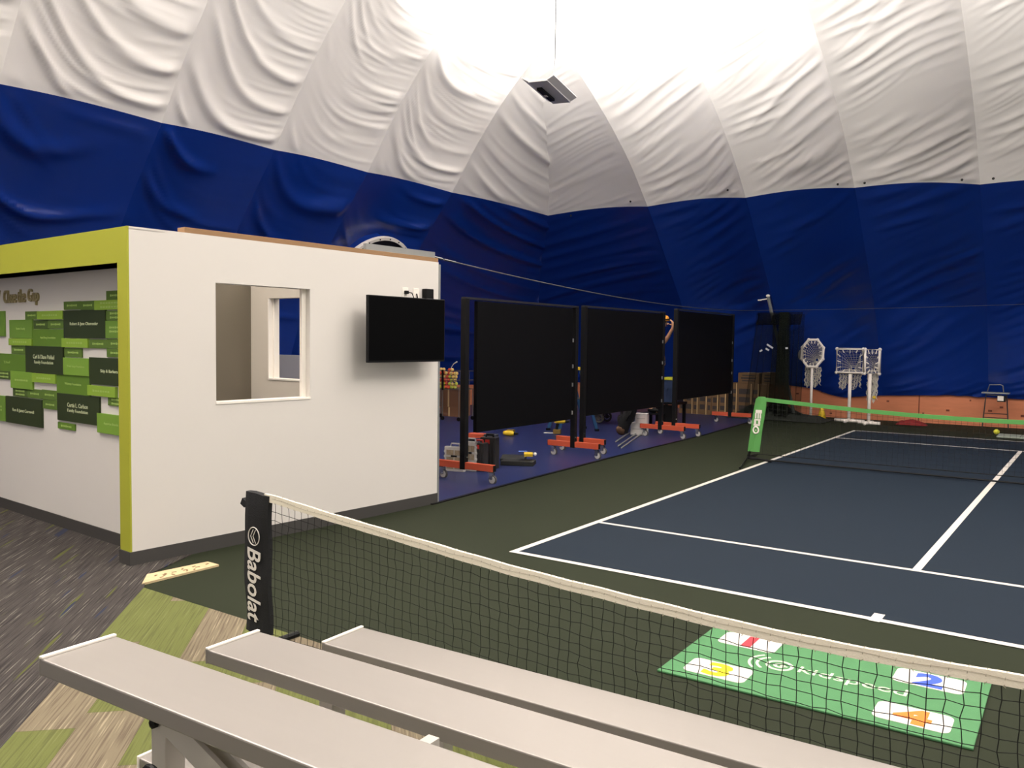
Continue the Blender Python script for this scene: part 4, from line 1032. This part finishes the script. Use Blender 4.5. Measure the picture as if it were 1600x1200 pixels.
for lay in range(2):
    for r in range(5 if lay == 0 else 6):
        for c in range(ncol):
            if lay == 1 and r < 4: continue
            x = -cw_+.045+c*.072+(.03 if r % 2 else 0); y = -cdp+.045+lay*.07; z = zb+.04+r*.068+random.uniform(-.004, .004)
            if x > cw_-.04: continue
            top = r >= 3
            k = random.choices((0, 1, 2), (5, 5, 1) if top else (2, 3, 5))[0]
            if r == 5 and random.random() < .35: continue
            x += random.uniform(-.01, .01); y += random.uniform(-.006, .012)
            L = cb0+Vector((x, y, z))
            done = [o_ for o_ in pobj if o_[1] == k]
            if not done: pobj.append((ball(L, protos[k][0], protos[k][1], ('red', 'pale yellow', 'green-yellow')[k]+' balls in the ball cart', .036), k))
            else: o_ = done[0][0].copy(); COL.objects.link(o_); o_.location = L
for (px0, px1, z0, z1, yy, lab) in ((688, 716, .0, .20, 13.45, 'low brown cardboard box on the floor behind the ball cart'), (686, 716, .25, .60, 13.45, 'brown cardboard box stacked behind the legs of the ball cart')):
    x0 = at(px0, 620, 1, yy).x; x1 = at(px1, 620, 1, yy).x
    t = thing('cardboard_box', lab, 'cardboard box', ((x0+x1)/2, yy+.2, z0 if z0 == 0 else .20), 0, 'brown boxes behind the ball cart')
    hh = z1-z0 if z0 == 0 else z1-.20
    b = MB(); b.box((0, 0, hh/2), (x1-x0, .4, hh)); b.build('carton', mat('brown_carton', srgb(120, 84, 60), .85, var=.1, vscale=5), t, bevel=.004)
    b = MB(); b.box((0, -.201, hh/2), (.04, .003, hh-.01)); b.build('tape', M_tape, t)

# organisers and tool boxes by the first foot
tb = math.radians(12)
def organiser(px, py, label, wd, h, dy=0):
    g_ = at_g(px, py); t = thing('parts_organiser', label, 'organiser', (g_.x, g_.y+dy, .006), tb, 'clear parts organisers by the orange foot')
    b = MB(); b.box((0, 0, h/2), (wd, .06, h)); 
    for k in range(4): b.box((-wd/2, 0, h*(.2+.2*k)), (.02, .066, .03)); b.box((wd/2, 0, h*(.2+.2*k)), (.02, .066, .03))
    b.build('case', M_clear, t, bevel=.006)
    b = MB()
    for k in range(3):
        for j in range(2): b.box(((j-.5)*wd*.42, -.032, h*(.2+.28*k)), (wd*.36, .004, h*.2))
    b.build('compartment', mat('organiser_parts', srgb(140, 126, 104), .7, var=.4, vscale=40), t)
    b = MB(); b.tube([(-.06, 0, h), (-.05, 0, h+.035), (.05, 0, h+.035), (.06, 0, h)], .010, 6); b.build('handle', M_clear, t)
    b = MB(); b.box((0, -.035, h*.62), (wd*.3, .006, .02)); b.build('latch', M_black, t)
organiser(711, 737, 'clear plastic parts organiser standing left of the black post', .26, .30)
organiser(729, 738, 'clear plastic parts organiser standing right of the black post', .14, .36, .09)
def tool_box(px, py, label, wd, h, red):
    g_ = at_g(px, py); t = thing('tool_box', label, 'tool box', (g_.x-.02, g_.y+.17, .006), tb, 'black tool cases behind the orange foot')
    b = MB(); b.box((0, 0, h*.46), (wd, .13, h*.92)); 
    for k in range(5): b.box((-wd/2+wd*(k+.5)/5, -.067, h*.42), (.012, .008, h*.7))
    b.build('case', mat('black_tool_case', srgb(34, 32, 32), .6), t, bevel=.012)
    b = MB(); b.tube([(-wd*.25, 0, h*.9), (-wd*.22, 0, h), (wd*.22, 0, h), (wd*.25, 0, h*.9)], .014, 8); b.build('handle', M_red if red else M_black, t)
    b = MB(); b.box((0, -.07, h*.8), (wd*.28, .012, .05)); b.build('latch', M_red, t)
tool_box(738, 739, 'black tool case with red handle beside the clear organiser', .17, .37, True)
tool_box(754, 735, 'black tool case with a red badge, right of the two', .20, .42, False)
g_ = at_g(750, 712); t = thing('tool_tray', 'red-orange open tool tray on dark supports behind the black tool cases', 'tool tray', (g_.x-.05, g_.y, .006), tb)
b = MB(); b.box((0, 0, .27), (.26, .16, .06)); b.build('tray', M_orange, t, bevel=.006)
b = MB(); b.box((-.10, 0, .12), (.05, .15, .24)); b.box((.10, 0, .12), (.05, .15, .24)); b.box((.21, 0, .27), (.16, .14, .06)); b.build('support', mat('dark_grey_plastic', srgb(58, 62, 70), .6), t, bevel=.004)
g_ = at_g(803, 728); t = thing('tool_case', 'open flat black tool case lying on the blue floor', 'tool case', (g_.x, g_.y+.1, .006), math.radians(25))
b = MB(); b.box((0, 0, .03), (.42, .26, .055)); b.box((.09, 0, .06), (.15, .2, .006), mi=1); b.build('lower_shell', [mat('black_case', srgb(26, 27, 25), .6), M_black], t, bevel=.012)
b = MB(); b.box((-.1, .20, .05), (.32, .22, .05), Matrix.Rotation(.12, 3, 'X')); b.build('lid', mat('black_case', srgb(26, 27, 25), .6), t, bevel=.012)
b = MB(); b.tube([(.06, .08, .13), (.17, .09, .13)], .022, 10); b.tube([(.06, .08, .105), (.17, .09, .105)], .012, 6); o_ = b.build('grip', M_yellow, t)
b = MB(); b.sphere((.20, .09, .13), .022, 8); b.build('grip_tip', M_white, t)
def drill(loc, rz, upright, label):
    t = thing('cordless_drill', label, 'drill', loc, rz); M_ = Matrix.Identity(3) if upright else Matrix.Rotation(math.radians(90), 3, 'X')
    zo = 0 if upright else .05
    f = lambda p: M_ @ Vector(p)+Vector((0, 0, zo))
    b = MB(); b.tube([f((-.09, 0, .22)), f((-.04, 0, .225)), f((.06, 0, .225)), f((.10, 0, .225))], [.032, .042, .042, .028], 12); b.build('motor_body', M_yellow, t, smooth=True)
    b = MB(); b.tube([f((.10, 0, .225)), f((.17, 0, .225))], [.024, .016], 10); b.build('chuck', M_black, t)
    b = MB(); b.tube([f((-.03, 0, .19)), f((-.05, 0, .08))], .024, 10); b.build('grip', M_black, t)
    b = MB(); b.box(f((-.04, 0, .045)), (.13, .085, .075), M_); b.build('battery', mat('ochre_plastic', srgb(120, 96, 40), .6), t, bevel=.006)
g_ = at_g(874, 679); drill((g_.x, g_.y, .006), .4, True, 'yellow and black cordless drill standing upright by the blue ladder')
g_ = at_g(803, 680); drill((g_.x, g_.y, .006), .2, False, 'yellow cordless drill lying on its side under the first panel')
for (px, py, w_, d_, m_, lab) in ((857, 677, .16, .10, M_white, 'white sheet of paper on the blue floor left of the upright drill'), (817, 706, .12, .10, mat('pale_blue_paper', srgb(110, 140, 220), .7), 'small pale blue paper on the floor beyond the open tool case')):
    g_ = at_g(px, py); b = MB(); b.box((0, 0, .001), (w_, d_, .002)); o = b.build('paper_sheet', m_); o.location = (g_.x, g_.y, .0068); o.rotation_euler = (0, 0, .5); tag(o, lab, 'paper')
# platform cart
g_ = at_g(946, 664); t = thing('platform_cart', 'platform cart with large grey casters behind the middle panel', 'cart', (g_.x, g_.y+.3, .006), .1)
b = MB(); b.box((0, 0, .30), (.75, .55, .035)); b.build('deck', mat('grey_deck', srgb(128, 126, 122), .5, metal=.3), t, bevel=.004)
for sx in (-.24, .24):
    for sy in (-.2, .2):
        b = MB(); b.box((sx, sy, .272), (.09, .08, .012)); b.box((sx+.02, sy-.03, .2), (.03, .006, .14)); b.box((sx+.02, sy+.03, .2), (.03, .006, .14)); cs = b.build('caster', mat('dark_steel', srgb(60, 58, 60), .5, metal=.5), t)
        b = MB(); b.tube([(sx+.03+.082*math.cos(k*math.pi/10), sy, .11+.082*math.sin(k*math.pi/10)) for k in range(20)], .022, 8, closed=True); b.lathe([(.04, -.02), (.04, .02)], 12, (sx+.03, sy, .11), Matrix.Rotation(math.pi/2, 3, 'X')); b.beam((sx+.03-.08, sy, .11), (sx+.03+.08, sy, .11), .02, .02); b.build('wheel', M_tyre, cs, smooth=False)
# white foam blocks, black case and rods
g_ = at_g(993, 680)
for k, (sz, zz, dx, rr, lab) in enumerate((((.24, .28, .20), .006, 0.0, .2, 'white block at the bottom of the small stack by the middle panel'), ((.20, .26, .16), .207, .04, .35, 'white block on top of the small stack by the middle panel'))):
    b = MB(); b.box((0, 0, sz[2]/2), sz); b.box((0, -sz[1]/2-.001, sz[2]*.5), (sz[0]*.7, .002, .012), mi=1)
    o = b.build('white_block', [mat('white_foam', srgb(212, 206, 202), .8, var=.05, vscale=12), M_rubber], bevel=.006); o.location = (g_.x+dx, g_.y+.15, zz); o.rotation_euler = (0, 0, rr); tag(o, lab, 'block', 'white blocks stacked by the middle panel')
g_ = at_g(979, 683); t = thing('equipment_bag', 'black and brown equipment bag leaning left of the white blocks', 'bag', (g_.x-.12, g_.y+.25, .006), .3)
b = MB(); b.tube([(-.08, 0, .05), (-.05, 0, .2), (.05, 0, .38), (.12, 0, .5)], [.09, .11, .10, .06], 12); b.build('bag_body', M_blackcloth, t, smooth=True)
b = MB(); b.sphere((-.09, -.02, .09), .1, 12, sc=(1, .9, .9)); b.build('bag_base', mat('brown_leather', srgb(92, 66, 48), .8), t, smooth=True)
b = MB(); b.tube([(.0, -.1, .25), (.06, -.14, .35), (.12, -.05, .5)], .012, 6); b.build('strap', M_black, t)
p0s = [(962, 692), (966, 699), (971, 702)]; p1s = [(1006, 664), (1010, 668), (1013, 672)]
for k, (a_, c_) in enumerate(zip(p0s, p1s)):
    a3, c3 = at_g(*a_), at_g(*c_); a3.z = .022; c3.z = .022
    b = MB(); b.tube([a3-a3, c3-a3], .012, 8); b.sphere((0, 0, 0), .013, 6); b.tube([(c3-a3)*.55, (c3-a3)*.58], .015, 8)
    o = b.build('metal_rod', M_galv); o.location = a3
    tag(o, ('leftmost of the thin metal rods lying by the orange foot', 'middle one of the thin metal rods lying by the orange foot', 'rightmost of the thin metal rods lying by the orange foot')[k], 'rod', 'metal rods on the blue floor')
bpy.context.view_layer.update()
